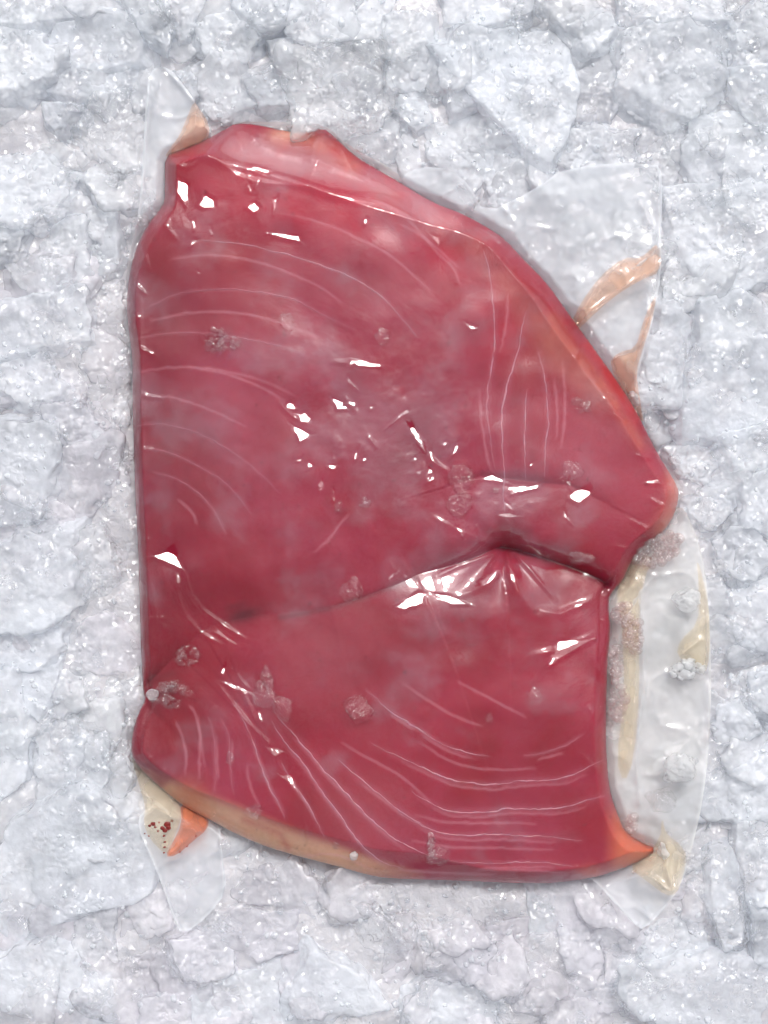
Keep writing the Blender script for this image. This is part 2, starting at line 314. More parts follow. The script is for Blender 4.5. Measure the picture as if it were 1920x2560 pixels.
def steak_fields(x, y, film):
    d, tp, sd_, qx, qy = seg_dist(x, y, OUT, True)
    ins = inside(x, y, OUT); d = np.where(ins, d, 0)
    # width over which the edge rolls down, by side of the steak
    Rr = np.full(x.shape, 30.0)
    Rr += 115 * sstep(620, 420, y) * sstep(500, 640, x)               # long slope along the top
    Rr += 22 * sstep(1100, 1400, x) * sstep(1250, 900, y)             # right shoulder
    Rr -= 8 * sstep(500, 380, x) * sstep(600, 700, y) * sstep(1800, 1700, y)
    Rr += 38 * sstep(1900, 2050, y) * sstep(1250, 1000, x)            # rolled lower edge
    u = np.clip(d / Rr, 0, 1)
    prof = np.sqrt(1 - (1 - u) ** 2) * 0.45 + u * 0.55
    low_edge = 0.50 - 0.18 * sstep(620, 420, y)
    h = Z0 + 0.0160 * (low_edge + (1 - low_edge) * prof)
    h -= 0.004 * sstep(1560, 1640, x) * sstep(2030, 2080, y)
    h += 0.0022 * gauss(np.hypot(x - 850, y - 1050), 420) + 0.0015 * gauss(np.hypot(x - 1050, y - 1800), 300)
    h += 0.0011 * noise2(x, y, 1 / 210., 1) * u + 0.00018 * noise2(x, y, 1 / 80., 2) * u
    # crease between the two folds of the loin: the upper fold overhangs steeply, the lower slopes away
    dc, tc, sc, _, _ = seg_dist(x, y, CREASE_S)
    lower = sc > 0
    str_ = crease_depth(tc)
    wlow = 105 + 35 * noise2(x, y, 1 / 150., 5)
    wup = np.interp(tc, [0, .08, .2, .45, .6, 1], [26, 40, 120, 70, 26, 22])
    fall = np.where(lower, np.exp(-dc / wlow), np.exp(-dc / wup))
    h -= np.clip(0.0075 * str_ * fall * np.where(u < 1, np.clip(u * 1.3, 0.15, 1), 1), 0, 0.016)
    # hollow with radiating gathers at the pinch point
    dp = np.hypot(x - PINCH[0], y - PINCH[1]); h -= 0.0028 * gauss(dp, 48)
    ang = np.arctan2(y - PINCH[1], x - PINCH[0])
    h += 0.0006 * np.cos(ang * 9 + 0.8) * gauss(dp - 70, 75) * sstep(10, 40, dp) * (lower * .9 + .25)
    # shallow step and swelling right of centre, above the crease
    ds, ts, ss, _, _ = seg_dist(x, y, [(1120, 1215), (1203, 1190), (1300, 1200), (1424, 1213), (1520, 1260)])
    h -= 0.0016 * np.where(ss > 0, np.exp(-ds / 70.), np.exp(-ds / 14.)) * gauss(x - 1310, 190)
    # dimples with light on them
    for (cx, cy, r, a) in ((745, 1030, 55, .0010), (870, 1010, 40, .0007), (1060, 1130, 85, .0010), (455, 470, 60, .0008), (425, 1395, 45, .0009), (720, 590, 35, .0006), (1430, 1640, 60, .0008),
                           (930, 1250, 45, .0006), (560, 1540, 80, .0012), (620, 1690, 60, .0010)):
        h -= a * gauss(np.hypot(x - cx, y - cy), r)
    if film:
        h = h + 0.00055
        for pts, a, w in WRINKLES:
            bx = [q[0] for q in pts]; by = [q[1] for q in pts]
            msk = (x > min(bx) - 5 * w) & (x < max(bx) + 5 * w) & (y > min(by) - 5 * w) & (y < max(by) + 5 * w)
            if not msk.any(): continue
            dw, tw, _, _, _ = seg_dist(x[msk], y[msk], pts)
            e = np.sin(np.pi * np.clip(tw, 0.02, 0.98)) ** .5
            h[msk] += .8 * a * e * gauss(dw, w)
        # fine puckers where the film is gathered
        puck = gauss(np.hypot(x - 480, y - 540), 90) + gauss(np.hypot(x - 900, y - 980), 190) + gauss(np.hypot(x - 1130, y - 1180), 150) + gauss(np.hypot(x - 1250, y - 1290), 170) * 1.2 \
            + gauss(np.hypot(x - 620, y - 1720), 130) + gauss(np.hypot(x - 430, y - 1650), 110) + gauss(np.hypot(x - 620, y - 520), 70) * 0.8 + gauss(np.hypot(x - 950, y - 1100), 160) * .7
        pk = noise2(x, y, 1 / 34., 7); h += 0.00024 * np.clip(puck, 0, 1.2) * np.abs(pk) ** 1.3 * np.sign(pk)
        h += 0.00002 * noise2(x, y, 1 / 60., 8)
    return h, d, u, dc, tc, lower
# highlights shaped into the film, flat patches tilted to mirror the sun: centre, half sizes (px), turn, strength
FACETS = [(457, 478, 15, 34, -.1, 1), (520, 508, 18, 18, .5, 1), (420, 1392, 30, 15, .1, 1), (728, 1016, 14, 10, .6, 1), (760, 1046, 13, 12, .2, 1), (755, 1088, 13, 14, -.3, 1), (849, 1011, 24, 11, .75, 1),
          (1042, 1090, 9, 34, -.5, .9), (1453, 1235, 32, 17, -.5, 1), (1231, 1196, 18, 7, .1, 1), (1313, 1222, 36, 7, -.3, .95), (1032, 1502, 46, 15, -.45, 1), (1429, 1611, 42, 12, -.25, .85), (1448, 1514, 12, 5, -.3, 1),
          (723, 592, 26, 7, .1, .95), (637, 520, 12, 15, .2, .9), (650, 424, 26, 6, .3, .95), (895, 909, 27, 7, .1, 1), (682, 1876, 22, 9, .3, .8), (651, 1790, 7, 16, -.2, .85), (728, 1957, 8, 26, -.6, .8), (593, 1719, 26, 7, .3, .85),
          (748, 1151, 7, 4, -.4, 1), (772, 1163, 4, 10, .1, 1), (830, 1168, 8, 6, 0, 1), (446, 1445, 6, 22, -.1, .85), (802, 1214, 8, 16, .2, .8), (1077, 1190, 9, 18, 0, .95), (1150, 1330, 5, 18, -.5, .8), (497, 682, 5, 5, 0, 1),
          (880, 1010, 12, 6, .4, .8), (1380, 700, 4, 10, -.5, .8), (1090, 600, 5, 14, -.5, .8), (1182, 818, 12, 5, .2, .9), (560, 1590, 30, 6, .5, .8), (1270, 1290, 26, 8, .1, .85), (980, 1440, 5, 14, .5, .85), (1130, 1500, 30, 10, .3, .9), (1220, 1450, 24, 9, -.6, .85)]
WRINKLES = [
    ([(444, 1421), (439, 1469), (463, 1541), (497, 1580), (550, 1611)], .0008, 6), ([(461, 1430), (478, 1488), (507, 1527), (569, 1570), (613, 1599)], .0009, 6),
    ([(545, 1713), (580, 1760), (617, 1807), (671, 1860), (700, 1920), (743, 1981)], .0008, 7), ([(589, 1682), (617, 1720), (640, 1760)], .0006, 5),
    ([(413, 392), (511, 388), (608, 417), (714, 446), (834, 484), (955, 504), (1080, 560)], .0012, 12), ([(600, 330), (700, 380), (800, 400), (900, 440), (1000, 480)], .0007, 12),
    ([(1240, 1368), (1215, 1388), (1150, 1412), (1090, 1440)], .0009, 7), ([(1277, 1372), (1255, 1420), (1215, 1462), (1150, 1490)], .0011, 9), ([(1281, 1376), (1330, 1430), (1388, 1500)], .0009, 5),
    ([(1262, 1380), (1290, 1470), (1340, 1540), (1430, 1540)], .0008, 12), ([(1330, 1640), (1400, 1625), (1480, 1590)], .0009, 10), ([(1330, 1520), (1400, 1535), (1480, 1500)], .0008, 9),
    ([(1240, 1366), (1150, 1330), (1080, 1290)], .0005, 6), ([(350, 720), (352, 1000), (347, 1300), (372, 1500), (430, 1610)], .0007, 7), ([(365, 1400), (385, 1500), (400, 1580), (390, 1640)], .0007, 6),
    ([(1203, 1192), (1300, 1202), (1424, 1213)], .0006, 5), ([(1270, 1225), (1300, 1226), (1345, 1206)], .0005, 4), ([(1030, 1070), (1050, 1120), (1080, 1150), (1120, 1180)], .0008, 6),
    ([(975, 1400), (990, 1440), (1000, 1425)], .0005, 5), ([(1190, 1310), (1200, 1340)], .0006, 4), ([(920, 1090), (945, 1125)], .0006, 5), ([(860, 990), (890, 1030)], .0006, 6), ([(700, 1010), (730, 1040), (770, 1060)], .0007, 6),
    ([(830, 905), (920, 912)], .0006, 6), ([(420, 400), (470, 420), (500, 400)], .0005, 5), ([(680, 590), (740, 600)], .0006, 6), ([(1450, 650), (1540, 860)], .0004, 8), ([(600, 1710), (640, 1810)], .0006, 6)]

_rf = random.Random(4)
for _cx, _cy, _r, _n in ((500, 560, 60, 12), (880, 1020, 120, 14), (1050, 1140, 90, 16), (1240, 1290, 130, 16), (640, 500, 60, 6), (1400, 1230, 80, 6), (860, 1180, 90, 6), (1010, 1480, 70, 6), (600, 1700, 70, 6), (960, 620, 90, 6)):
    for _ in range(_n):
        if _rf.random() < .4: FACETS.append((_cx + _rf.gauss(0, _r * .6), _cy + _rf.gauss(0, _r * .6), _rf.uniform(2.6, 5), _rf.uniform(5, 15), _rf.uniform(-.8, .8), _rf.uniform(.8, 1)))
for _k in range(0, len(OUT), 3):   # short puckers round the rim
    _p = Vector(OUT[_k]); _c = Vector((930, 1250)); _d = (_c - _p).normalized(); _a = _rf.uniform(-.5, .5)
    _d = Vector((_d.x * math.cos(_a) - _d.y * math.sin(_a), _d.x * math.sin(_a) + _d.y * math.cos(_a))); _q0 = _p + _d * 6; _q1 = _p + _d * _rf.uniform(30, 95)
    _m = (_q0 + _q1) / 2 + Vector((_rf.uniform(-6, 6), _rf.uniform(-6, 6)))
    WRINKLES.append(([tuple(_q0), tuple(_m), tuple(_q1)], _rf.uniform(.0003, .0007), _rf.uniform(4, 7)))
def grid_mesh(name, dom, step, hfun, mat, zclip=None, wall=None, keep=None):
    """height sheet over polygon dom (pixels); border vertices are moved onto the outline"""
    xs = [p[0] for p in dom]; ys = [p[1] for p in dom]
    gx = np.arange(min(xs) - 2 * step, max(xs) + 2 * step + .1, step); gy = np.arange(min(ys) - 2 * step, max(ys) + 2 * step + .1, step)
    X, Y = np.meshgrid(gx, gy); sh = X.shape; X = X.ravel(); Y = Y.ravel()
    ins = inside(X, Y, dom)
    I = ins.reshape(sh)
    idx = np.arange(X.size).reshape(sh)
    cell = I[:-1, :-1] | I[1:, :-1] | I[:-1, 1:] | I[1:, 1:]
    F = np.stack([idx[1:, :-1][cell], idx[1:, 1:][cell], idx[:-1, 1:][cell], idx[:-1, :-1][cell]], 1)
    if keep is not None:
        cx = X[F].mean(1); cyy = Y[F].mean(1); F = F[keep(cx, cyy)]
    used = np.unique(F); rem = np.full(X.size, -1); rem[used] = np.arange(len(used)); F = rem[F]
    X = X[used]; Y = Y[used]; o = ~ins[used]
    if o.any():
        _, _, _, qx, qy = seg_dist(X[o], Y[o], dom, True); X[o] = qx; Y[o] = qy
    Z = hfun(X, Y)
    if wall is not None:
        E = np.concatenate([F[:, [0, 1]], F[:, [1, 2]], F[:, [2, 3]], F[:, [3, 0]]])
        Es = np.sort(E, 1); key = Es[:, 0].astype(np.int64) * len(X) + Es[:, 1]
        _, inv, cnt = np.unique(key, return_inverse=True, return_counts=True); E = E[cnt[inv] == 1]
        bd = seg_dist(X, Y, dom, True)[0]; E = E[(bd[E[:, 0]] < 1.0) & (bd[E[:, 1]] < 1.0)]
        bv = np.unique(E); mp = {int(v): len(X) + i for i, v in enumerate(bv)}
        cxm, cym = np.mean(xs), np.mean(ys); rr_ = np.hypot(X[bv] - cxm, Y[bv] - cym)
        X = np.concatenate([X, X[bv] - (X[bv] - cxm) / rr_ * 10]); Y = np.concatenate([Y, Y[bv] - (Y[bv] - cym) / rr_ * 10]); Z = np.concatenate([Z, np.full(len(bv), wall)])
        F = np.concatenate([F, np.array([[b, a, mp[int(a)], mp[int(b)]] for a, b in E])])
    wx, wy, wz = world(X, Y, Z)
    me = mesh_np(name, np.stack([wx, wy, wz], 1), F, mat)
    return me, X, Y, Z

# ---------------------------------------------------------------- ice lumps
def ico(sub):
    bm = bmesh.new(); bmesh.ops.create_icosphere(bm, subdivisions=sub, radius=1.0)
    V = np.array([v.co[:] for v in bm.verts]); F = np.array([[v.index for v in f.verts] for f in bm.faces]); bm.free()
    return V, F
ICO = {s: ico(s) for s in (2, 3, 4, 5, 6)}
def lump(half, planes, sub, rough, seed, p=16, pebble=1.0):
    """rounded intersection of half spaces with melted, pebbly relief; half = (hx,hy,hz) metres for scale"""
    U, F = ICO[sub]
    Sx = np.array(half); D = U * Sx; D /= np.linalg.norm(D, axis=1)[:, None]
    acc = np.zeros(len(D))
    for n, d in planes:
        acc += (np.clip(D @ np.array(n), 0, None) / d) ** p
    r = acc ** (-1.0 / p)
    V = D * r[:, None]
    size = float(np.mean(half[:2])) * .8
    nrm = V / np.linalg.norm(V, axis=1)[:, None]
    off = noise3(V, 1 / (size * 0.9), seed) * size * 0.07 * rough + noise3(V, 1 / (size * 0.4), seed + 1) * size * 0.035 * rough
    side = 1 - np.abs(nrm[:, 2]) ** 2
    off += noise3(V, 1 / (size * 0.19), seed + 6) * size * 0.030 * rough + side * (noise3(V, 1 / (size * 0.5), seed + 11) * size * .11 + noise3(V, 1 / (size * 0.25), seed + 12) * size * .06)
    off += (noise3(V, 1 / 0.0055, seed + 8) + .5 * noise3(V, 1 / 0.0028, seed + 9)) * .0005 * rough ** 2
    b1 = np.abs(noise3(V, 1 / 0.0032, seed + 2)); b2 = np.abs(noise3(V, 1 / 0.0017, seed + 3))
    m = sstep(-0.25, 0.35, noise3(V, 1 / (size * 0.8), seed + 4) + 0.25 * (rough - 1))
    m = 0.22 + 0.78 * m
    off += pebble * m * (0.0009 * b1 + 0.0005 * b2 - 0.0004) * (1 if rough > 1 else .5)
    if sub >= 5: off += pebble * m * 0.00016 * noise3(V, 1 / 0.0009, seed + 5)
    V = V + nrm * off[:, None]
    return V, F
def rough_planes(hx, hy, hz, rr, k=7):
    pl = []
    a0 = rr.uniform(0, 6.28)
    for i in range(k):
        a = a0 + i * 2 * math.pi / k + rr.uniform(-.3, .3); tz = rr.uniform(-.25, .5)
        n = np.array([math.cos(a), math.sin(a), tz]); n /= np.linalg.norm(n)
        d = math.sqrt((math.cos(a) * hx) ** 2 + (math.sin(a) * hy) ** 2) * rr.uniform(.82, 1.05)
        pl.append((n, d))
    for s in (1, -1):
        for _ in range(2):
            n = np.array([rr.uniform(-.4, .4), rr.uniform(-.4, .4), s * 1.0]); n /= np.linalg.norm(n); pl.append((n, hz * rr.uniform(.85, 1.05)))
    return pl

# (top height mm, look, polygon)   look: s smooth milky, r rough milky, c clear and rough, g low grey
TR = [
 (9, 's', [(-20, -20), (200, -20), (165, 45), (110, 62), (60, 70), (-20, 60)]), (8, 's', [(150, 50), (230, 20), (330, 40), (372, 100), (350, 150), (230, 172), (130, 130)]),
 (11, 's', [(290, -20), (380, -20), (425, 60), (408, 112), (350, 75)]), (8, 'r', [(385, -20), (505, -20), (482, 75), (445, 102)]), (9, 'r', [(480, 55), (590, 0), (640, 50), (620, 130), (560, 158), (500, 110)]),
 (12, 's', [(585, -20), (715, -20), (700, 60), (640, 74), (590, 30)]), (10, 'r', [(-20, 68), (80, 72), (122, 120), (110, 200), (60, 235), (-20, 240)]), (3, 's', [(105, 160), (340, 160), (335, 230), (215, 262), (110, 235)]),
 (7, 's', [(108, 258), (195, 262), (205, 290), (145, 327), (112, 300)]), (3, 'c', [(180, 335), (240, 240), (335, 215), (352, 300), (352, 415), (240, 400)]), (13, 'c', [(722, 165), (765, 118), (935, 110), (962, 245), (930, 292), (800, 318), (740, 328), (725, 270)]),
 (5, 's', [(615, 195), (700, 155), (728, 190), (722, 255), (650, 262)]), (4, 'r', [(428, 178), (490, 160), (500, 230), (470, 255)]), (1, 'r', [(495, 205), (610, 200), (640, 262), (575, 295), (505, 280)]),
 (7, 's', [(668, 100), (735, 92), (720, 150), (690, 166)]), (7, 'r', [(712, -20), (960, -20), (945, 85), (745, 100), (708, 50)]), (9, 'r', [(1088, 150), (1150, 60), (1290, 70), (1310, 170), (1270, 232), (1200, 262), (1147, 280)]),
 (10, 's', [(1120, -20), (1325, -20), (1312, 40), (1230, 60), (1140, 50)]), (8, 's', [(1300, 100), (1405, 90), (1440, 200), (1420, 330), (1372, 412), (1330, 388), (1296, 350), (1320, 240)]),
 (11, 'r', [(1410, 60), (1500, 25), (1545, 80), (1505, 122), (1462, 140), (1432, 90)]), (14, 'r', [(1562, 75), (1700, 60), (1790, 95), (1802, 200), (1752, 270), (1680, 286), (1612, 252), (1562, 256), (1552, 200)]),
 (12, 'r', [(1570, -20), (1790, -20), (1822, 55), (1700, 66), (1585, 60)]), (12, 's', [(1805, 50), (1940, -20), (1940, 178), (1855, 165)]), (9, 's', [(1815, 185), (1940, 175), (1940, 330), (1870, 292)]),
 (2, 'g', [(1432, 172), (1530, 135), (1552, 250), (1522, 300), (1432, 290)]), (3, 'r', [(1420, 312), (1530, 312), (1592, 342), (1582, 402), (1440, 430)]), (0, 'g', [(1585, 282), (1740, 282), (1732, 380), (1605, 372)]),
 (1, 'r', [(1062, 312), (1240, 312), (1262, 362), (1192, 478), (1102, 412)]), (5, 's', [(1010, 232), (1060, 250), (1082, 302), (1045, 326), (992, 272)]), (2, 'r', [(1195, 352), (1318, 302), (1335, 430), (1308, 510), (1235, 548), (1204, 480)]),
 (5, 's', [(1742, 285), (1850, 285), (1940, 342), (1940, 470), (1785, 500), (1722, 420)]), (6, 'r', [(965, 45), (1085, 40), (1100, 140), (1050, 215), (975, 205)]),
 (10, 'r', [(-20, 395), (100, 392), (162, 440), (142, 530), (70, 562), (-20, 545)]), (8, 'r', [(-20, 560), (55, 568), (50, 630), (-20, 655)]), (1, 'r', [(160, 435), (290, 440), (283, 512), (252, 542), (212, 492)]),
 (5, 'r', [(165, 552), (220, 545), (224, 680), (132, 742), (90, 712), (105, 625)]), (2, 's', [(224, 535), (290, 532), (304, 640), (290, 678), (226, 690)]), (5, 'c', [(22, 668), (85, 640), (130, 650), (128, 735), (75, 738)]),
 (11, 's', [(-25, 768), (200, 718), (206, 770), (142, 822), (130, 872), (-25, 905)]), (7, 'r', [(-20, 912), (90, 882), (150, 960), (150, 1000), (72, 1030), (-20, 985)]), (8, 'r', [(110, 1012), (200, 1012), (258, 1090), (236, 1145), (152, 1112)]),
 (12, 's', [(-20, 1065), (120, 1062), (150, 1170), (105, 1282), (-20, 1292)]), (1, 'g', [(202, 1102), (288, 1092), (290, 1230), (232, 1242), (202, 1192)]), (11, 's', [(60, 1330), (185, 1326), (190, 1500), (100, 1560), (-10, 1572), (-30, 1400)]),
 (6, 'c', [(190, 1332), (250, 1326), (292, 1400), (290, 1442), (205, 1500), (188, 1400)]), (4, 's', [(-20, 1575), (150, 1545), (160, 1620), (122, 1668), (-20, 1660)]), (-3, 'g', [(155, 1535), (325, 1542), (332, 1680), (200, 1695), (165, 1620)]),
 (-1, 'c', [(232, 872), (312, 872), (312, 1075), (262, 1060), (182, 962)]), (-2, 'c', [(205, 722), (300, 705), (305, 858), (212, 858), (175, 800)]), (-3, 'g', [(283, 445), (350, 425), (345, 560), (302, 600), (287, 520)]),
 (11, 's', [(-20, 1672), (40, 1690), (72, 1800), (60, 1930), (-20, 1995)]), (4, 's', [(55, 1665), (150, 1655), (140, 1740), (110, 1822), (74, 1785)]), (5, 'r', [(75, 1835), (178, 1805), (208, 1870), (170, 1975), (85, 1955)]),
 (3, 'r', [(155, 1872), (258, 1852), (264, 1940), (240, 1998), (175, 1980)]), (10, 's', [(45, 2072), (80, 2012), (170, 1985), (262, 2012), (338, 2062), (352, 2210), (338, 2250), (210, 2240), (150, 2300), (60, 2332), (-20, 2285), (-20, 2120)]),
 (7, 's', [(30, 2372), (120, 2346), (190, 2390), (220, 2470), (160, 2545), (20, 2530), (-25, 2430)]), (2, 'g', [(192, 2255), (300, 2258), (290, 2350), (232, 2428), (185, 2370)]), (4, 's', [(222, 2442), (270, 2452), (285, 2580), (180, 2580)]),
 (-1, 'g', [(305, 2300), (420, 2275), (422, 2500), (325, 2540), (285, 2400)]), (2, 'c', [(262, 1858), (318, 1830), (335, 1940), (300, 1998), (266, 1962)]), (-3, 'c', [(175, 1700), (330, 1690), (318, 1830), (188, 1800)]),
 (6, 'r', [(432, 2352), (560, 2322), (580, 2400), (560, 2450), (480, 2462), (432, 2420)]), (1, 'r', [(565, 2300), (740, 2285), (748, 2370), (645, 2398), (600, 2350)]), (7, 's', [(770, 2362), (900, 2432), (960, 2530), (722, 2575), (716, 2480)]),
 (2, 'c', [(792, 2215), (965, 2225), (1000, 2300), (808, 2320), (770, 2255)]), (-3, 'g', [(575, 2175), (640, 2145), (750, 2185), (740, 2262), (605, 2245)]), (2, 's', [(565, 2455), (705, 2405), (702, 2580), (482, 2580), (485, 2490)]),
 (4, 'r', [(352, 2500), (478, 2475), (470, 2580), (340, 2580)]), (1, 'c', [(1040, 2285), (1140, 2272), (1198, 2340), (1188, 2385), (1082, 2420), (1042, 2362)]), (0, 'g', [(1222, 2302), (1318, 2300), (1322, 2368), (1224, 2370)]),
 (1, 's', [(1322, 2235), (1388, 2225), (1398, 2350), (1328, 2350)]), (3, 'r', [(1402, 2235), (1500, 2275), (1510, 2440), (1425, 2440), (1395, 2320)]), (6, 'r', [(1132, 2392), (1190, 2342), (1248, 2380), (1238, 2450), (1162, 2468)]),
 (5, 'c', [(1242, 2372), (1390, 2352), (1418, 2450), (1370, 2540), (1252, 2570), (1234, 2455)]), (11, 's', [(1570, 2432), (1755, 2392), (1902, 2422), (1885, 2580), (1622, 2550), (1562, 2492)]), (3, 'r', [(1605, 2342), (1735, 2285), (1758, 2380), (1605, 2425)]),
 (3, 's', [(1005, 2485), (1060, 2455), (1228, 2465), (1230, 2580), (1000, 2580)]), (2, 'r', [(1425, 2455), (1538, 2435), (1550, 2530), (1442, 2570)]), (7, 's', [(1822, 1482), (1940, 1470), (1940, 1640), (1852, 1620), (1822, 1560)]),
 (10, 's', [(1882, 1705), (1940, 1680), (1940, 1810), (1880, 1765)]), (4, 'r', [(1802, 1772), (1858, 1752), (1908, 1830), (1850, 1862), (1795, 1852)]), (9, 'r', [(1812, 1942), (1940, 1862), (1940, 2045), (1855, 2045), (1860, 1985)]),
 (9, 's', [(1780, 2142), (1828, 2132), (1868, 2250), (1878, 2340), (1812, 2370), (1774, 2262)]), (5, 'c', [(1705, 2110), (1770, 2065), (1778, 2150), (1722, 2182)]), (8, 'r', [(1852, 2052), (1940, 2052), (1940, 2280), (1884, 2272), (1836, 2150)]),
 (9, 's', [(1884, 2285), (1940, 2275), (1940, 2425), (1890, 2400)]), (8, 'r', [(1792, 1352), (1880, 1302), (1940, 1400), (1862, 1458), (1802, 1402)]), (13, 's', [(1730, 812), (1762, 772), (1850, 745), (1940, 790), (1940, 1020), (1880, 1062), (1722, 1080), (1700, 1042), (1720, 920)]),
 (12, 'r', [(1625, 772), (1662, 766), (1738, 802), (1720, 930), (1710, 998), (1662, 1002), (1602, 996), (1578, 960), (1602, 880)]), (6, 'r', [(1665, 482), (1790, 460), (1940, 470), (1940, 700), (1822, 725), (1742, 690), (1702, 620)]),
 (4, 'c', [(1672, 640), (1758, 655), (1765, 760), (1668, 758)]), (-1, 'g', [(1612, 1012), (1700, 1000), (1718, 1080), (1645, 1122), (1620, 1070)]), (8, 's', [(1785, 1092), (1940, 1050), (1940, 1160), (1832, 1175)]),
 (2, 'r', [(1665, 1122), (1758, 1092), (1808, 1160), (1762, 1220), (1702, 1200)]), (5, 'r', [(1722, 1242), (1848, 1182), (1850, 1260), (1782, 1322), (1724, 1290)]), (8, 's', [(1852, 1202), (1940, 1170), (1940, 1340), (1855, 1300)]),
 (3, 'g', [(1772, 708), (1850, 728), (1842, 762), (1784, 788)]), (1, 'c', [(1500, 2330), (1570, 2350), (1590, 2425), (1520, 2440)]), (3, 'c', [(960, 2300), (1035, 2290), (1040, 2400), (960, 2420)]),
]
OVER = {10, 97}
heightmap = np.full((2560 // 8 + 20, 1920 // 8 + 20), 0.0015)
def splat(V, hm):
    z = V[:, 2]; k = PX * (H_CAM - z) / H_CAM
    px = V[:, 0] / k + 960; py = 1280 - V[:, 1] / k
    i = np.clip((py / 8 + 10).astype(int), 0, hm.shape[0] - 1); j = np.clip((px / 8 + 10).astype(int), 0, hm.shape[1] - 1)
    np.maximum.at(hm, (i, j), z)

def region(x, y):
    if y < 420:
        return 'above the steak at the picture top' if 400 < x < 1300 else ('in the top left corner area' if x <= 400 else 'in the top right corner area')
    if y > 2150 and 400 <= x <= 1560: return 'below the steak'
    if y > 2150: return 'in the bottom left corner area' if x < 400 else 'in the bottom right corner area'
    if x < 960: return 'left of the steak, upper half' if y < 1250 else 'left of the steak, lower half'
    return 'right of the steak, upper half' if y < 1250 else 'right of the bag, lower half'
ORD = ['first', 'second', 'third', 'fourth', 'fifth', 'sixth', 'seventh', 'eighth', 'ninth', 'tenth', 'eleventh', 'twelfth', 'thirteenth', 'fourteenth', 'fifteenth', 'sixteenth',
       'seventeenth', 'eighteenth', 'nineteenth', 'twentieth', 'twenty-first', 'twenty-second', 'twenty-third', 'twenty-fourth', 'twenty-fifth', 'twenty-sixth', 'twenty-seventh', 'twenty-eighth', 'twenty-ninth', 'thirtieth', 'thirty-first', 'thirty-second', 'thirty-third', 'thirty-fourth', 'thirty-fifth', 'thirty-sixth', 'thirty-seventh', 'thirty-eighth', 'thirty-ninth', 'fortieth']
LOOK = {'s': 'smooth milky', 'r': 'rough frosty', 'c': 'pebbly clear', 'g': 'sunken grey'}
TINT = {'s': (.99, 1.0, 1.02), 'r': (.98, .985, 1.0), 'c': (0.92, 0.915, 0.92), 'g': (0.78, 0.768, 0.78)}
items = []
for k, (zt, look, poly) in enumerate(TR):
    P = np.array(poly, float); c = P.mean(0); items.append((k, zt, look, P, c))
keys = {}
for it in items:
    sz = np.ptp(it[3], axis=0).mean(); it_sz = 'large' if sz > 150 else ('small' if sz < 85 else 'medium')
    keys.setdefault((region(*it[4]), LOOK[it[2]], it_sz), []).append(it)
label_of = {}
for (rg, lk, sz), L_ in keys.items():
    horiz = 'picture top' in rg or 'below' in rg
    L_.sort(key=lambda a: a[4][0] if horiz else a[4][1])
    for n, it in enumerate(L_):
        base = f'{sz} {lk} ice lump {rg}'
        if len(L_) > 1: base += f', {ORD[n]} from the {"left" if horiz else "top"}'
        label_of[it[0]] = base
for k, zt, look, P, c in items:
    rr = random.Random(100 + k)
    hull = P
    area2 = np.sum(P[:, 0] * np.roll(P[:, 1], -1) - np.roll(P[:, 0], -1) * P[:, 1])
    ext = np.ptp(P, axis=0) / 2
    zt = zt * 0.46e-3 + 0.0010
    kk = PX * (H_CAM - zt) / H_CAM
    hx, hy = ext[0] * kk, ext[1] * kk
    hz = min(0.0050, max(0.0028, 0.20 * (hx + hy)))
    # the lump goes down into the bed
    planes = []
    n_ = len(P)
    # convex support in each polygon-edge direction
    for i in range(n_):
        a = P[i]; b = P[(i + 1) % n_]; e = b - a; L = np.hypot(*e)
        if L < 1: continue
        nn = np.array([e[1], -e[0]]) / L
        if area2 < 0: nn = -nn
        sup = np.max((P - c) @ nn)
        edge = (a - c) @ nn
        if sup > edge * 1.35: continue
        tz = rr.uniform(-0.1, 0.9)
        v = np.array([nn[0], -nn[1], tz]); Ln = np.linalg.norm(v); v /= Ln
        planes.append((v, max(edge, 8) * kk / Ln * 1.20))
    for s in (1, -1):
        n1 = rr.uniform(-.10, .10); n2 = rr.uniform(-.10, .10)
        for q in range(2 if s > 0 else 1):
            v = np.array([n1 + rr.uniform(-.12, .12), n2 + rr.uniform(-.12, .12), float(s)]); v /= np.linalg.norm(v); planes.append((v, hz * rr.uniform(.92, 1.02)))
    rough = {'s': 0.75, 'r': 1.25, 'c': 1.35, 'g': 1.1}[look]
    peb = {'s': 0.45, 'r': 1.0, 'c': 1.35, 'g': 0.8}[look]
    sub = 6 if (ext[0] + ext[1]) > 125 else 5
    sub = min(sub, 6)
    V, F = lump((hx, hy, hz), planes, 6 if sub == 6 else 5, rough, k * 1.37, p=34, pebble=peb)
    cx, cyw, _ = world(c[0], c[1], zt)
    cz = zt - hz * 0.95
    me = mesh_np('ice_lump', V, F, M['clear_ice'] if look == 'c' else M['ice'])
    o = link('ice_lump', me, label=label_of[k], cat='ice lump', group='crushed ice lumps around the packed steak', loc=(cx, cyw, cz))
    t3 = TINT[look]; g = rr.uniform(.92, 1.02); near = 0
    if look != 's' and 250 < c[0] < 1650 and c[1] > 2150: near = 1
    if 180 < c[0] < 340 and 600 < c[1] < 1300 and look != 's': near = .7
    dms = seg_dist(np.array([c[0]]), np.array([c[1]]), MEAT, True)[0][0]; g *= 1 - .11 * math.exp(-(dms / 150) ** 2) * (1 if (c[0] < 900 or c[1] > 2100) else .3)  # lumps near the steak darkened: its shade put into their colour
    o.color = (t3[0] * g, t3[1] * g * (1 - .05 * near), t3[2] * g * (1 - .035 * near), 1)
    if k not in OVER: splat(V + np.array([cx, cyw, cz]), heightmap)

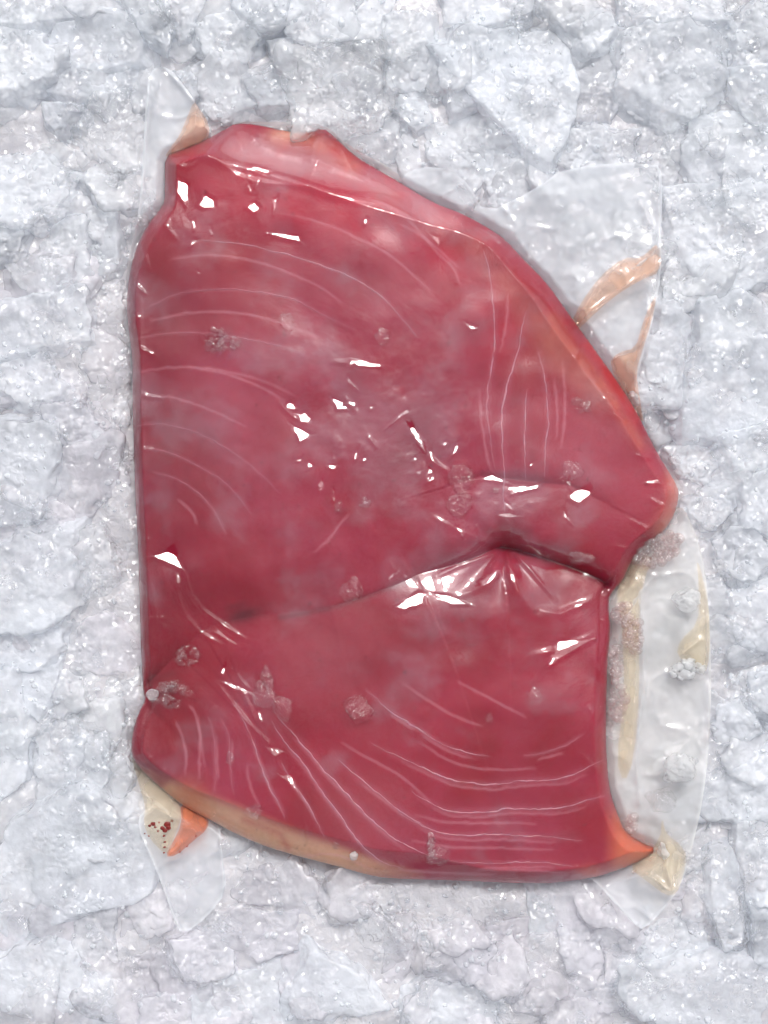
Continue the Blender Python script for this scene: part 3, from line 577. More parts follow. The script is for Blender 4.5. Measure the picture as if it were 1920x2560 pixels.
# small pieces that fill the gaps: a dozen shapes copied about
fill_mesh = []
for i in range(14):
    rr = random.Random(900 + i)
    hx, hy, hz = rr.uniform(.008, .0145), rr.uniform(.0055, .0095), rr.uniform(.0018, .0028)
    V, F = lump((hx, hy, hz), rough_planes(hx, hy, hz, rr), 5, 1.2, 50 + i * 1.7, p=30, pebble=1.1)
    fill_mesh.append((mesh_np('ice_piece', V, F, M['clear_ice'] if i % 4 == 0 else M['ice']), V))
spots = []
rr = random.Random(77)
tries = 0
while len(spots) < 150 and tries < 30000:
    tries += 1
    x = rr.uniform(-10, 1930); y = rr.uniform(-10, 2570)
    if inside(np.array([x]), np.array([y]), MEAT)[0]: continue
    dm = seg_dist(np.array([x]), np.array([y]), MEAT, True)[0][0]
    if dm < 28: continue
    if any((x - a) ** 2 + (y - b) ** 2 < 96 ** 2 for a, b in spots): continue
    spots.append((x, y))
fill_label = {}
for rg in sorted({region(*q) for q in spots}):
    hz_r = 'picture top' in rg or 'below' in rg
    for n_, q in enumerate(sorted([q for q in spots if region(*q) == rg], key=lambda a: a[0] if hz_r else a[1])):
        fill_label[q] = f'small sunken ice piece {rg}, {ORD[n_]} from the {"left" if hz_r else "top"}'
for i, (x, y) in enumerate(spots):
    me, V = fill_mesh[i % 14]
    z = rr.uniform(-.0010, .0008) - (.0015 if seg_dist(np.array([x]), np.array([y]), MEAT, True)[0][0] < 80 else 0)
    cx, cyw, _ = world(x, y, z)
    sc = rr.uniform(.75, 1.35); az = rr.uniform(0, 6.28)
    o = link('ice_piece', me, label=fill_label[(x, y)], cat='ice piece', group='small ice pieces sunk between the lumps', loc=(cx, cyw, z))
    o.rotation_euler = (rr.uniform(-.28, .28), rr.uniform(-.28, .28), az); o.scale = (sc, sc, sc)
    g = rr.uniform(.86, .98); pk = 0.06 if (y > 2180 or (x < 330 and 600 < y < 1700)) else 0.015
    o.color = (g, g * (1 - pk), g * (1 - pk * .7), 1)
    ca, sa = math.cos(az), math.sin(az); V2 = V * sc
    splat(np.stack([V2[:, 0] * ca - V2[:, 1] * sa + cx, V2[:, 0] * sa + V2[:, 1] * ca + cyw, V2[:, 2] + z], 1), heightmap)

# packed ice underneath
def bed_h(x, y):
    p = np.stack([x, y, np.zeros_like(x)], 1)
    dm = seg_dist(x, y, MEAT, True)[0]; near = np.where(inside(x, y, MEAT), 1, gauss(dm, 10))
    return -0.0006 - .0010 * near + 0.0018 * noise3(p, 1 / 150., 3) + 0.0010 * noise3(p, 1 / 55., 4) + 0.0004 * noise3(p, 1 / 22., 6) + .0003 * np.abs(noise3(p, 1 / 14., 9)) * sstep(-.1, .4, noise3(p, 1 / 120., 8))
BED = [(-500, -500), (2420, -500), (2420, 3060), (-500, 3060)]
me, X, Y, Z = grid_mesh('ice_bed', BED, 9, bed_h, M['bed'])
o = link('ice_bed', me, kind='stuff', label='packed crushed ice bed lying under the loose lumps', cat='ice bed'); o.color = (.95, .93, .94, 1)

# loose crumbs frozen on to the lumps: nobody could count them
def surf(x, y, hm):
    i = np.clip((np.asarray(y) / 8 + 10).astype(int), 0, hm.shape[0] - 1); j = np.clip((np.asarray(x) / 8 + 10).astype(int), 0, hm.shape[1] - 1); return hm[i, j]
U3, F3 = ICO[2]; U4, F4 = ICO[3]
Vs, Fs, nv = [], [], 0
NC = 1800
xs = rng.uniform(-20, 1940, NC * 2); ys = rng.uniform(-20, 2580, NC * 2)
clus = noise2(xs, ys, 1 / 110., 12) + 0.35 * rng.rand(NC * 2)
ok = (~inside(xs, ys, MEAT)) & (seg_dist(xs, ys, MEAT, True)[0] > 12) & (clus > 0.05)
xs = xs[ok][:NC]; ys = ys[ok][:NC]
hz_ = surf(xs, ys, heightmap)
for i in range(len(xs)):
    r = rng.uniform(.0003, .0008) * (1.5 if rng.rand() < .08 else 1)
    z = max(hz_[i], -.001)
    V = U4 * (1 + 0.22 * noise3(U4, 1.6, i * .37))[:, None] * np.array([r * rng.uniform(.8, 1.5), r * rng.uniform(.8, 1.5), r * .8])
    a = rng.rand() * 6.28; V = np.stack([V[:, 0] * math.cos(a) - V[:, 1] * math.sin(a), V[:, 0] * math.sin(a) + V[:, 1] * math.cos(a), V[:, 2]], 1)
    cx, cyw, _ = world(xs[i], ys[i], z)
    Vs.append(V + np.array([cx, cyw, z - r * .15])); Fs.append(F4 + nv); nv += len(V)
me = mesh_np('ice_crumbs', np.concatenate(Vs), np.concatenate(Fs), M['crumb'])
link('ice_crumbs', me, kind='stuff', label='loose glassy ice crumbs scattered over the ice lumps', cat='ice crumbs')

# ---------------------------------------------------------------- the tuna steak
steak = link('tuna_steak', None, label='deep red tuna steak folded in two lobes, vacuum packed in clear plastic', cat='tuna steak', loc=(0, 0, Z0))
bag = link('vacuum_bag', None, label='clear vacuum bag shrunk round the red steak with milky flaps spread on the ice', cat='plastic bag', loc=(0, 0, Z0))
def rel(me, dz=-Z0):
    n = len(me.vertices); a = np.empty(n * 3, np.float32); me.vertices.foreach_get('co', a); a = a.reshape(-1, 3); a[:, 2] += dz; me.vertices.foreach_set('co', a.ravel()); me.update()

def z1(l): return [(280 + a * .4822, 200 + b * .4822) for a, b in l]
def z2(l): return [(1000 + a * .4822, 300 + b * .4822) for a, b in l]
def z3(l): return [(280 + a * .4822, 900 + b * .4822) for a, b in l]
def z5(l): return [(280 + a * .4822, 1600 + b * .4822) for a, b in l]
def z6(l): return [(1000 + a * .4822, 1700 + b * .4822) for a, b in l]
BOLD = [  # points, width px
 (z1([(460, 830), (700, 850), (850, 890), (1000, 930), (1200, 1000), (1350, 1080), (1440, 1160), (1520, 1260), (1580, 1330)]), 3.2),
 (z1([(200, 1170), (350, 1100), (500, 1085), (700, 1090), (880, 1115), (1000, 1160), (1100, 1220), (1250, 1290)]), 2.6),
 (z1([(130, 1340), (300, 1310), (480, 1310), (700, 1340), (900, 1380), (1050, 1450)]), 2.4),
 (z3([(130, 340), (220, 325), (380, 350), (550, 430), (660, 500), (780, 600), (870, 690)]), 2.4),
 (z3([(150, 480), (230, 460), (330, 490), (450, 550), (570, 620), (660, 710), (720, 800)]), 2.6),
 (z3([(210, 580), (300, 600), (400, 650), (500, 740), (560, 830), (590, 900)]), 2.4),
 (z2([(430, 680), (460, 760), (480, 900), (485, 1030), (495, 1110), (480, 1250), (455, 1400), (450, 1560), (480, 1720), (490, 1800)]), 4.2),
 (z2([(650, 1000), (630, 1100), (600, 1240), (560, 1360), (530, 1480), (528, 1650), (540, 1800), (540, 1870), (535, 2030), (560, 2080)]), 5.5),
 (z2([(655, 1400), (645, 1550), (645, 1700), (650, 1860)]), 4.6),
 (z2([(720, 1200), (760, 1400), (770, 1550), (755, 1700), (750, 1850)]), 4.2),
 (z6([(-150, 330), (0, 400), (100, 450), (200, 495), (270, 525), (380, 535), (480, 545), (570, 530), (700, 520), (850, 515), (950, 465), (1050, 420)]), 5.0),
 (z6([(60, 580), (160, 640), (240, 680), (340, 685), (450, 685), (560, 665), (700, 670), (850, 665), (950, 630), (1060, 600)]), 5.5),
 (z6([(0, 690), (100, 750), (200, 800), (350, 805), (500, 800), (650, 808), (800, 818), (940, 832)]), 4.4),
 (z6([(250, 935), (400, 950), (600, 945), (780, 945), (900, 970)]), 3.4),
 (z6([(0, 205), (100, 260), (170, 305), (260, 355), (370, 385), (460, 395)]), 3.6),
 (z6([(640, 392), (700, 390), (830, 355), (950, 280)]), 3.0),
 (z5([(860, 400), (950, 500), (1030, 590), (1100, 680), (1200, 780), (1290, 880), (1400, 980), (1500, 1060), (1659, 1120)]), 6.5),
 (z5([(830, 420), (900, 540), (1000, 650), (1080, 780), (1190, 920), (1250, 1010), (1330, 1100), (1420, 1160), (1510, 1185)]), 5.5),
 (z5([(1180, 620), (1280, 720), (1400, 810), (1500, 890), (1659, 990)]), 5.0),
 (z5([(640, 330), (720, 500), (760, 620), (810, 750), (870, 860), (900, 920)]), 3.4),
 (z5([(500, 400), (530, 480), (530, 600), (540, 700), (530, 790)]), 3.0),
 (z5([(570, 420), (610, 500), (610, 620), (630, 800)]), 2.6),
 (z5([(880, 640), (920, 720), (1000, 830), (1040, 900), (1100, 1020)]), 3.6),
 (z5([(1320, 260), (1430, 360), (1550, 440), (1659, 500)]), 3.4),
]
FAINT = [z1([(880, 690), (1100, 740), (1300, 830), (1450, 910), (1560, 1010), (1659, 1100)]), z1([(130, 1510), (280, 1490), (450, 1490), (600, 1510), (800, 1560), (950, 1640)]), z3([(400, 40), (600, 70), (800, 150), (900, 220)]),
         z3([(340, 720), (420, 790), (440, 850)]), z2([(840, 1250), (860, 1450), (850, 1600), (830, 1700)]), z2([(410, 1400), (420, 1550), (450, 1750), (470, 1810)]), z6([(20, 20), (150, 110), (280, 190), (430, 240)]),
         z6([(300, 10), (420, 70), (540, 135), (650, 190)]), z5([(700, 650), (720, 780), (760, 850)]), z5([(1190, 530), (1300, 600), (1500, 700), (1659, 850)]), z5([(400, 340), (440, 380), (480, 650)]),
         z2([(120, 600), (200, 700), (280, 760), (320, 880)]), z2([(0, 540), (120, 600), (300, 760)]), z5([(450, 400), (460, 560), (450, 720)]), z5([(330, 420), (390, 560), (380, 700)]), z1([(1300, 600), (1500, 680), (1650, 850)]),
         z1([(300, 930), (500, 900), (720, 930), (900, 990), (1080, 1070), (1200, 1160)]), z1([(200, 1250), (420, 1200), (640, 1200), (860, 1250), (1050, 1330)]), z3([(150, 180), (320, 190), (520, 260), (700, 350)]),
         z2([(560, 900), (555, 1050), (520, 1200)]), z2([(800, 1350), (820, 1500), (810, 1650)]), z6([(100, 320), (260, 430), (450, 470), (700, 460)]), z6([(80, 700), (250, 745), (480, 740), (700, 745)]), z6([(60, 830), (250, 870), (500, 870), (800, 880)]),
         z6([(400, 985), (650, 985), (850, 1000)]), z6([(0, 985), (200, 1000), (500, 1010)]), z3([(1050, 1000), (1150, 900), (1230, 800)]), z5([(1000, 1120), (1150, 1100), (1350, 1190)])]

for _l, _w in list(BOLD)[10:]:
    for _o in (12,):
        FAINT.append([(a + _o * .5, b + _o) for a, b in _l[1:-1]])
def lin(c):
    c = np.array(c) / 255.; return np.where(c < .04045, c / 12.92, ((c + .055) / 1.055) ** 2.4)
def pigment(x, y):
    n = len(x); a = noise2(x, y, 1 / 190., 21); b = noise2(x, y, 1 / 60., 22); c = noise2(x, y, 1 / 22., 23)
    base = np.array([0.33, 0.010, 0.036]); deep = np.array([0.25, 0.003, 0.014]); pale = np.array([0.36, 0.040, 0.085])
    w = np.clip(0.5 + 0.42 * a + 0.24 * b + .12 * c, 0, 1)[:, None]
    C = deep * (1 - w) + base * w
    pw = np.clip(0.2 + 0.55 * noise2(x, y, 1 / 260., 25) + .08 * b, 0, .8)[:, None]; C = C * (1 - pw) + pale * pw
    def mixc(colr, m): nonlocal C; m = np.clip(m, 0, 1)[:, None]; C = C * (1 - m) + np.array(colr) * m
    d = seg_dist(x, y, OUT, True)[0]
    # deep red pools
    for cx, cy_, r in ((400, 640, 70), (395, 720, 50), (440, 420, 50), (480, 1650, 90), (400, 1690, 60), (400, 1830, 80), (430, 2300 - 480, 60), (1330, 830, 70), (1300, 930, 60), (1270, 1340, 55), (1430, 1380, 60), (1480, 2060, 70), (1180, 1960, 40), (600, 640, 120), (830, 400, 30)):
        mixc((0.30, 0.005, 0.015), .7 * gauss(np.hypot(x - cx, y - cy_), r))
    # grey-pink hearts of both lobes
    mixc((0.34, 0.075, 0.10), .55 * gauss(np.hypot((x - 820) / 1.3, y - 1640), 130)); mixc((0.40, 0.09, 0.13), .4 * gauss(np.hypot(x - 600, y - 1080), 200))
    mixc((0.44, 0.12, 0.16), .45 * gauss(np.hypot(x - 1450, y - 1150), 130)); mixc((0.45, 0.11, 0.14), .4 * gauss(np.hypot(x - 900, y - 2050), 120))
    # pale fat along the edges, and a painted sheen on the top slope
    dr = seg_dist(x, y, [(960, 500), (1080, 560), (1180, 620), (1290, 740), (1400, 900), (1500, 1000)])[0]
    mixc((0.56, 0.20, 0.14), .42 * gauss(dr, 38) * (0.75 + .5 * b)); 
    dr2 = seg_dist(x, y, [(1380, 800), (1450, 900), (1530, 1000), (1600, 1110)])[0]; mixc((0.58, 0.16, 0.07), .34 * gauss(dr2, 16) * (0.8 + .5 * c))
    dre = seg_dist(x, y, [(1470, 860), (1540, 960), (1590, 1050)])[0]; mixc((0.42, 0.010, 0.016), .8 * gauss(dre, 14))
    dr3 = seg_dist(x, y, [(430, 1985), (500, 2020), (620, 2075), (760, 2125), (930, 2170), (1050, 2190)])[0]
    wd = np.interp(x, [430, 600, 800, 1050], [30, 42, 36, 14]); mixc((0.66, 0.36, 0.23), .95 * np.exp(-(dr3 / wd) ** 4) * sstep(1120, 860, x)); mixc((0.60, 0.14, 0.06), .55 * gauss(np.hypot(x - 470, y - 1990), 45))
    mixc((0.45, 0.10, 0.08), .5 * gauss(seg_dist(x, y, [(610, 2050), (700, 2085), (720, 2120)])[0], 10))
    dr4 = seg_dist(x, y, [(1690, 1200), (1690, 1260), (1660, 1320)])[0]; mixc((0.68, 0.24, 0.17), .7 * gauss(dr4, 28))
    dt = seg_dist(x, y, [(690, 345), (770, 352), (830, 380), (880, 420)])[0]; mixc((0.52, 0.13, 0.09), .7 * gauss(dt, 24)); mixc((0.72, 0.40, 0.28), .7 * gauss(np.hypot((x - 720) / 2.4, y - 336), 16))
    mixc((0.42, 0.012, 0.016), .7 * gauss(np.hypot((x - 835) / 1.0, (y - 385)), 24))
    dtop = seg_dist(x, y, [(600, 370), (720, 400), (880, 440), (1000, 480), (1120, 560)])[0]; mixc((0.58, 0.22, 0.24), .5 * gauss(dtop, 34))  # sky sheen on the top slope painted into the pigment
    # orange tail at the lower right corner
    tr = sstep(1500, 1560, x) * sstep(1990, 2060, y); mixc((0.60, 0.14, 0.07), .9 * tr); mixc((0.70, 0.16, 0.10), .6 * gauss(np.hypot((x - 1480) / 1.6, y - 2185), 22))
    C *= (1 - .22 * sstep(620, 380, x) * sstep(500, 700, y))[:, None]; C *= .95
    mixc((0.47, 0.016, 0.042), .6 * gauss(seg_dist(x, y, [(560, 470), (800, 520), (1000, 570), (1150, 680), (1250, 820)])[0], 75) * (.8 + .5 * b))
    mixc((0.46, 0.07, 0.11), .45 * gauss(seg_dist(x, y, [(1380, 1020), (1500, 1150), (1600, 1230)])[0], 80))
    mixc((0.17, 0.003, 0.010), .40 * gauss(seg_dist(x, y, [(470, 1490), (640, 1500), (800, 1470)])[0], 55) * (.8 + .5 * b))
    # blood-dark patches, and dark lines along the crease
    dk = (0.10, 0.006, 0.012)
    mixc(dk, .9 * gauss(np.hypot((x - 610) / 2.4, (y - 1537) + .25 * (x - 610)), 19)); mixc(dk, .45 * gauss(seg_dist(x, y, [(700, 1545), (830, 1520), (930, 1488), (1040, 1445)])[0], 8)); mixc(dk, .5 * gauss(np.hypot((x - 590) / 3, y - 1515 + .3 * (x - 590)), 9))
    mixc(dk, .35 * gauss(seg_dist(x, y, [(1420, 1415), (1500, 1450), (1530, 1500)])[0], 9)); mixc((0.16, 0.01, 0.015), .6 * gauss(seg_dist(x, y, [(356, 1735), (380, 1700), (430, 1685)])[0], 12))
    # blood vessels: small dark flecks
    fl = noise2(x, y, 1 / 13., 31); mixc(dk, .35 * sstep(.72, .86, fl))
    for l in FAINT:
        ll = chaikin(l, 2, False); bx = [q[0] for q in ll]; by = [q[1] for q in ll]
        m = (x > min(bx) - 20) & (x < max(bx) + 20) & (y > min(by) - 20) & (y < max(by) + 20)
        wob = 2.5 * noise2(x[m], y[m], 1 / 18., 33)
        dd, tt, _, _, _ = seg_dist(x[m] + wob, y[m] + wob, ll)
        k = .26 * np.exp(-(dd / 3.4) ** 2) * np.sin(np.pi * np.clip(tt, .03, .97)) ** .5
        C[m] = C[m] * (1 - k[:, None]) + np.array((0.70, 0.34, 0.40)) * k[:, None]
    for l, wdt in BOLD:   # soft halo round each membrane
        ll = chaikin(l, 2, False); bx = [q[0] for q in ll]; by = [q[1] for q in ll]
        m = (x > min(bx) - 30) & (x < max(bx) + 30) & (y > min(by) - 30) & (y < max(by) + 30)
        dd, tt, _, _, _ = seg_dist(x[m], y[m], ll)
        k = .24 * np.exp(-(dd / (wdt * 1.8)) ** 2) * np.sin(np.pi * np.clip(tt, .03, .97)) ** .5
        C[m] = C[m] * (1 - k[:, None]) + np.array((0.50, 0.19, 0.24)) * k[:, None]
    return C

def is_lower(cx, cyy):
    d, t_, s, _, _ = seg_dist(cx, cyy, CREASE_S); return s > 0
hf = lambda x, y: steak_fields(x, y, False)[0]
for low, lab in ((False, 'large upper lobe of red flesh above the crease'), (True, 'lower lobe of red flesh below the crease')):
    me, X, Y, Z = grid_mesh('flesh', OUT, 3.0, hf, M['flesh'], wall=Z0 - .002, keep=(lambda a, b, low=low: is_lower(a, b) == low))
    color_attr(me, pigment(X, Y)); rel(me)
    link('flesh', me, parent=steak, label=lab)
for l, wdt in BOLD:
    ll = chaikin(l, 2, False); P = np.array(ll)
    seg = np.hypot(*np.diff(P, axis=0).T); s = np.concatenate([[0], np.cumsum(seg)]); n = max(8, int(s[-1] / 4))
    q = np.linspace(0, s[-1], n); x = np.interp(q, s, P[:, 0]); y = np.interp(q, s, P[:, 1])
    tx = np.gradient(x); ty = np.gradient(y); L = np.hypot(tx, ty); nx, ny = -ty / L, tx / L
    wob = 2.6 * noise2(x, y, 1 / 30., 41) + 1.4 * noise2(x, y, 1 / 10., 42); x = x + nx * wob; y = y + ny * wob
    w = wdt * .42 * (0.75 + .6 * noise2(x, y, 1 / 26., 43) + .35 * noise2(x, y, 1 / 8., 44)) * np.sin(np.pi * np.clip(np.linspace(0, 1, n), .01, .99)) ** .6
    w = np.clip(w, .35, 8)
    rows = []
    for k, up in ((-1, -.00008), (-.45, .00012), (.45, .00012), (1, -.00008)):
        X = x + nx * w * k; Y = y + ny * w * k; Z = hf(X, Y) + up
        rows.append(np.stack(world(X, Y, Z), 1))
    V = np.stack(rows, 1).reshape(-1, 3); V[:, 2] -= Z0
    F = []
    for i in range(n - 1):
        for k in range(3):
            a = i * 4 + k; F.append([a, a + 1, a + 5, a + 4])
    me = mesh_np('membrane', V, F, M['deep_membrane'] if wdt < 3.1 else M['membrane']); link('membrane', me, parent=steak)

# ---------------------------------------------------------------- the bag
def offset_poly(pts, r):
    P = np.array(pts); n = len(P); A = np.sum(P[:, 0] * np.roll(P[:, 1], -1) - np.roll(P[:, 0], -1) * P[:, 1])
    t_ = np.roll(P, -1, 0) - np.roll(P, 1, 0); t_ /= np.hypot(t_[:, 0], t_[:, 1])[:, None] + 1e-9
    nn = np.stack([t_[:, 1], -t_[:, 0]], 1) * (1 if A > 0 else -1)
    return [tuple(q) for q in P + nn * r]
OUTF = offset_poly(OUT, 2)
def film_raw(x, y): return steak_fields(np.asarray(x, float), np.asarray(y, float), True)[0]
_fc = film_raw([f[0] for f in FACETS], [f[1] for f in FACETS])
def film_h(x, y):
    h = film_raw(x, y)
    for (cx, cy_, rx, ry, tn, st), hc in zip(FACETS, _fc):
        m = (np.abs(x - cx) < 60) & (np.abs(y - cy_) < 60)
        if not m.any(): continue
        P = Vector(world(cx, cy_, hc)); v = (Vector((0, 0, H_CAM)) - P).normalized(); hv = (v + sd).normalized()
        dx = (x[m] - cx); dy = (y[m] - cy_); k = PX * (H_CAM - hc) / H_CAM
        plane = hc - (hv.x * dx * k - hv.y * dy * k) / hv.z * 1.0
        plane += 0.00002 * noise2(x[m], y[m], 1 / 9., 3)
        a = dx * math.cos(tn) + dy * math.sin(tn); b = -dx * math.sin(tn) + dy * math.cos(tn)
        rq = random.Random(int(cx * 3 + cy_)); a = a / rx; b = b / ry; q = np.zeros(len(a)); n_s = rq.choice((3, 4, 5)); t0 = rq.uniform(0, 6.28)
        for e in range(n_s):
            tt = t0 + e * 2 * math.pi / n_s + rq.uniform(-.35, .35); q = np.maximum(q, (a * math.cos(tt) + b * math.sin(tt)) / rq.uniform(.65, 1.0))
        q = q * (1 + .12 * noise2(x[m], y[m], 1 / 10., cx))
        wn = st * (1 - sstep(.95, 1.5, q)); h[m] = h[m] * (1 - wn) + plane * wn
    return h
me, X, Y, Z = grid_mesh('shrink_film', OUTF, 2.6, film_h, M['film'], wall=Z0 - .002)
loose = -0.06 + 0.20 * gauss(np.hypot(X - 980, Y - 1120), 250) + 0.10 * gauss(np.hypot(X - 1300, Y - 1260), 120) + 0.14 * gauss(seg_dist(X, Y, [(560, 380), (800, 430), (1000, 490), (1120, 570)])[0], 50) + 0.12 * gauss(np.hypot((X - 1180) / 1.6, Y - 1500), 90) \
    + 0.07 * gauss(np.hypot(X - 640, Y - 1000), 180) + .06 * gauss(np.hypot(X - 480, Y - 560), 90) + 0.06 * noise2(X, Y, 1 / 170., 51) - 0.12 * gauss(np.hypot(X - 1050, Y - 2050), 260) \
    + .10 * gauss(np.hypot((X - 350) / .6, Y - 1000), 60)  # raised where sky sheen is painted: centre, top slope, below the crease
float_attr(me, loose, 'loose'); rel(me)
link('shrink_film', me, parent=bag, label='clear wrinkled film shrunk over the steak')

# flaps drape over the ice
hm = heightmap.copy()
for _ in range(5):
    pad = np.pad(hm, 1, mode='edge'); mx = hm.copy(); s_ = np.zeros_like(hm)
    for a in range(3):
        for b in range(3):
            q = pad[a:a + hm.shape[0], b:b + hm.shape[1]]; mx = np.maximum(mx, q); s_ += q
    hm = 0.5 * mx + 0.5 * s_ / 9
for _ in range(34):
    pad = np.pad(hm, 1, mode='edge'); s_ = np.zeros_like(hm)
    for a in range(3):
        for b in range(3): s_ += pad[a:a + hm.shape[0], b:b + hm.shape[1]]
    hm = s_ / 9
def hm_at(x, y):
    fy = np.clip(y / 8 + 9.5, 0, hm.shape[0] - 1.01); fx = np.clip(x / 8 + 9.5, 0, hm.shape[1] - 1.01)
    i = fy.astype(int); j = fx.astype(int); a = fy - i; b = fx - j
    return (hm[i, j] * (1 - a) * (1 - b) + hm[i + 1, j] * a * (1 - b) + hm[i, j + 1] * (1 - a) * b + hm[i + 1, j + 1] * a * b)
def flap(name, poly, mat, lift, folds=(), label=None, seed=0, amp=.0004, step=4.0, bound=None):
    dom = chaikin(poly, 1)
    def hfn(x, y):
        base = np.clip(hm_at(x, y), -.012, .0075) + lift * .7
        base += amp * noise2(x, y, 1 / 55., seed) + amp * .3 * noise2(x, y, 1 / 18., seed + 1) + .0007 * (1 - np.abs(noise2(x, y, 1 / 120., seed + 3)) * 3).clip(0, 1) ** 2
        for pts, a, w in folds:
            dw, tw, sd2, _, _ = seg_dist(x, y, pts); base += a * np.exp(-np.abs(dw) / w)
        # dive under the steak
        dm = seg_dist(x, y, OUT, True)[0]; im = inside(x, y, OUT)
        base = np.where(im, Z0 + 0.0025, np.minimum(base, Z0 + .0045 + dm * 0.00014 + lift * .4))
        return base
    me, X, Y, Z = grid_mesh(name, dom, step, hfn, mat)
    de = seg_dist(X, Y, dom, True)[0]; float_attr(me, gauss(de, 5) * (~inside(X, Y, OUT)), 'edge'); float_attr(me, sstep(0, 13, de + 4 * noise2(X, Y, 1 / 20., 9)) * np.clip(.85 + .55 * noise2(X, Y, 1 / 38., seed + 5), .3, 1.25) if 'fold' in name else np.ones(len(X)), 'cover'); rel(me)
    return link(name, me, parent=bag, label=label)
flap('bag_flap', [(368, 200), (384, 166), (425, 170), (460, 213), (487, 252), (520, 320), (540, 380), (470, 480), (440, 560), (380, 640), (335, 700), (310, 740), (322, 640), (342, 560), (352, 480)], M['flap'], .0035,
     [([(405, 168), (440, 200), (484, 252)], .0016, 7), ([(372, 205), (356, 480)], .0012, 8)], 'milky flap above the top left corner of the steak', 61)
flap('bag_flap', [(575, 330), (590, 304), (660, 305), (735, 304), (815, 312), (870, 365), (990, 425), (1015, 470), (960, 500), (740, 400)], M['rim'], .003, [([(600, 312), (720, 318), (800, 330)], .0010, 8)], 'pale rim of the bag along the top of the steak', 62)
flap('bag_flap', [(990, 480), (1003, 440), (1050, 416), (1130, 422), (1175, 465), (1212, 535), (1330, 478), (1415, 415), (1640, 405), (1657, 440), (1652, 600), (1652, 690), (1640, 770), (1605, 900), (1585, 960), (1604, 1040), (1612, 1085), (1560, 1060),
                  (1400, 850), (1200, 620)], M['flap'], .0035, [([(1440, 800), (1500, 720), (1600, 660), (1650, 620)], .0022, 10), ([(1645, 420), (1650, 680)], .0014, 7), ([(1600, 500), (1625, 560)], .0015, 8), ([(1645, 760), (1590, 900)], .0016, 8)],
     'wide milky flap right of the upper steak', 63)
flap('bag_flap', [(1670, 1290), (1700, 1262), (1722, 1290), (1755, 1380), (1772, 1500), (1779, 1700), (1772, 1880), (1757, 2000), (1738, 2090), (1712, 2190), (1680, 2200), (1610, 2160), (1500, 2100), (1480, 1900), (1480, 1600), (1500, 1440), (1560, 1400)], M['rim'], .0032,
     [([(1600, 1480), (1610, 1700), (1590, 1900), (1600, 2010)], .0016, 9), ([(1770, 1500), (1775, 1850)], .0014, 8), ([(1640, 1440), (1600, 1480), (1560, 1560)], .0012, 10)], 'long yellowish milky flap down the right side of the steak', 64)
flap('bag_flap', [(1440, 2180), (1500, 2150), (1600, 2120), (1680, 2120), (1725, 2150), (1700, 2215), (1672, 2262), (1612, 2324), (1588, 2314), (1540, 2262), (1482, 2196)], M['flap'], .0042, [([(1612, 2322), (1690, 2240)], .0012, 6), ([(1485, 2200), (1590, 2312)], .0012, 6)],
     'pointed milky corner flap at the lower right', 65)
flap('bag_flap', [(345, 2070), (350, 2030), (420, 1990), (500, 2020), (548, 2040), (556, 2140), (568, 2228), (521, 2290), (455, 2340), (430, 2290), (405, 2210), (370, 2130)], M['flap'], .0035, [([(552, 2060), (562, 2220)], .0012, 7), ([(365, 2110), (452, 2335)], .0012, 7)],
     'milky flap hanging below the lower left corner', 66)
# juice-filled folds
flap('juice_fold', [(484, 252), (497, 268), (525, 312), (520, 356), (470, 390), (410, 396), (424, 372), (448, 340), (465, 300)], M['peach'], .0065, [([(488, 262), (490, 330), (500, 350)], .0016, 6), ([(430, 365), (480, 345), (520, 330)], .0012, 5), ([(450, 345), (480, 270)], .0010, 5)],
     'peach coloured pointed fold at the top left corner', 71, step=3)
flap('juice_fold', [(1425, 812), (1450, 760), (1500, 690), (1560, 642), (1600, 648), (1650, 600), (1654, 680), (1600, 700), (1530, 745), (1470, 800), (1440, 830)], M['peach'], .0062, [([(1440, 810), (1500, 700), (1560, 650)], .0014, 6), ([(1480, 780), (1570, 720), (1650, 670)], .0016, 6)],
     'peach coloured fold across the upper right flap', 72, step=3)
flap('juice_fold', [(1642, 740), (1630, 800), (1605, 880), (1590, 930), (1600, 1000), (1612, 1070), (1570, 1000), (1520, 910), (1545, 880), (1590, 870), (1605, 810), (1630, 750)], M['peach'], .006, [([(1640, 760), (1605, 860), (1545, 885)], .0018, 5)],
     'pink peach fold beside the right shoulder of the steak', 73, step=3)
flap('juice_fold', [(1600, 1380), (1640, 1400), (1610, 1440), (1596, 1560), (1600, 1720), (1585, 1900), (1560, 1960), (1540, 1900), (1562, 1740), (1555, 1560), (1540, 1480), (1560, 1420)], M['cream'], .0048, [([(1595, 1460), (1590, 1700), (1575, 1900)], .001, 8)],
     'cream coloured fold running down the right side', 74, step=3)
flap('juice_fold', [(1570, 2168), (1610, 2140), (1650, 2100), (1655, 2040), (1665, 2085), (1700, 2110), (1718, 2140), (1708, 2190), (1692, 2236), (1665, 2240), (1620, 2205)], M['cream'], .0072, [([(1650, 2060), (1660, 2150), (1682, 2225)], .0022, 6), ([(1585, 2170), (1640, 2200), (1680, 2232)], .0016, 6), ([(1700, 2120), (1690, 2220)], .0012, 6)],
     'golden cream folds in the lower right corner', 75, step=3)
flap('juice_fold', [(326, 1880), (352, 1905), (420, 1970), (450, 2010), (455, 2040), (430, 2110), (415, 2140), (372, 2095), (358, 2055), (364, 2015), (345, 1955)], M['cream'], .0068, [([(350, 1920), (380, 1980), (372, 2030)], .0016, 7), ([(385, 2020), (440, 2050)], .0014, 6)],
     'cream coloured fold under the lower left edge', 76, step=3)
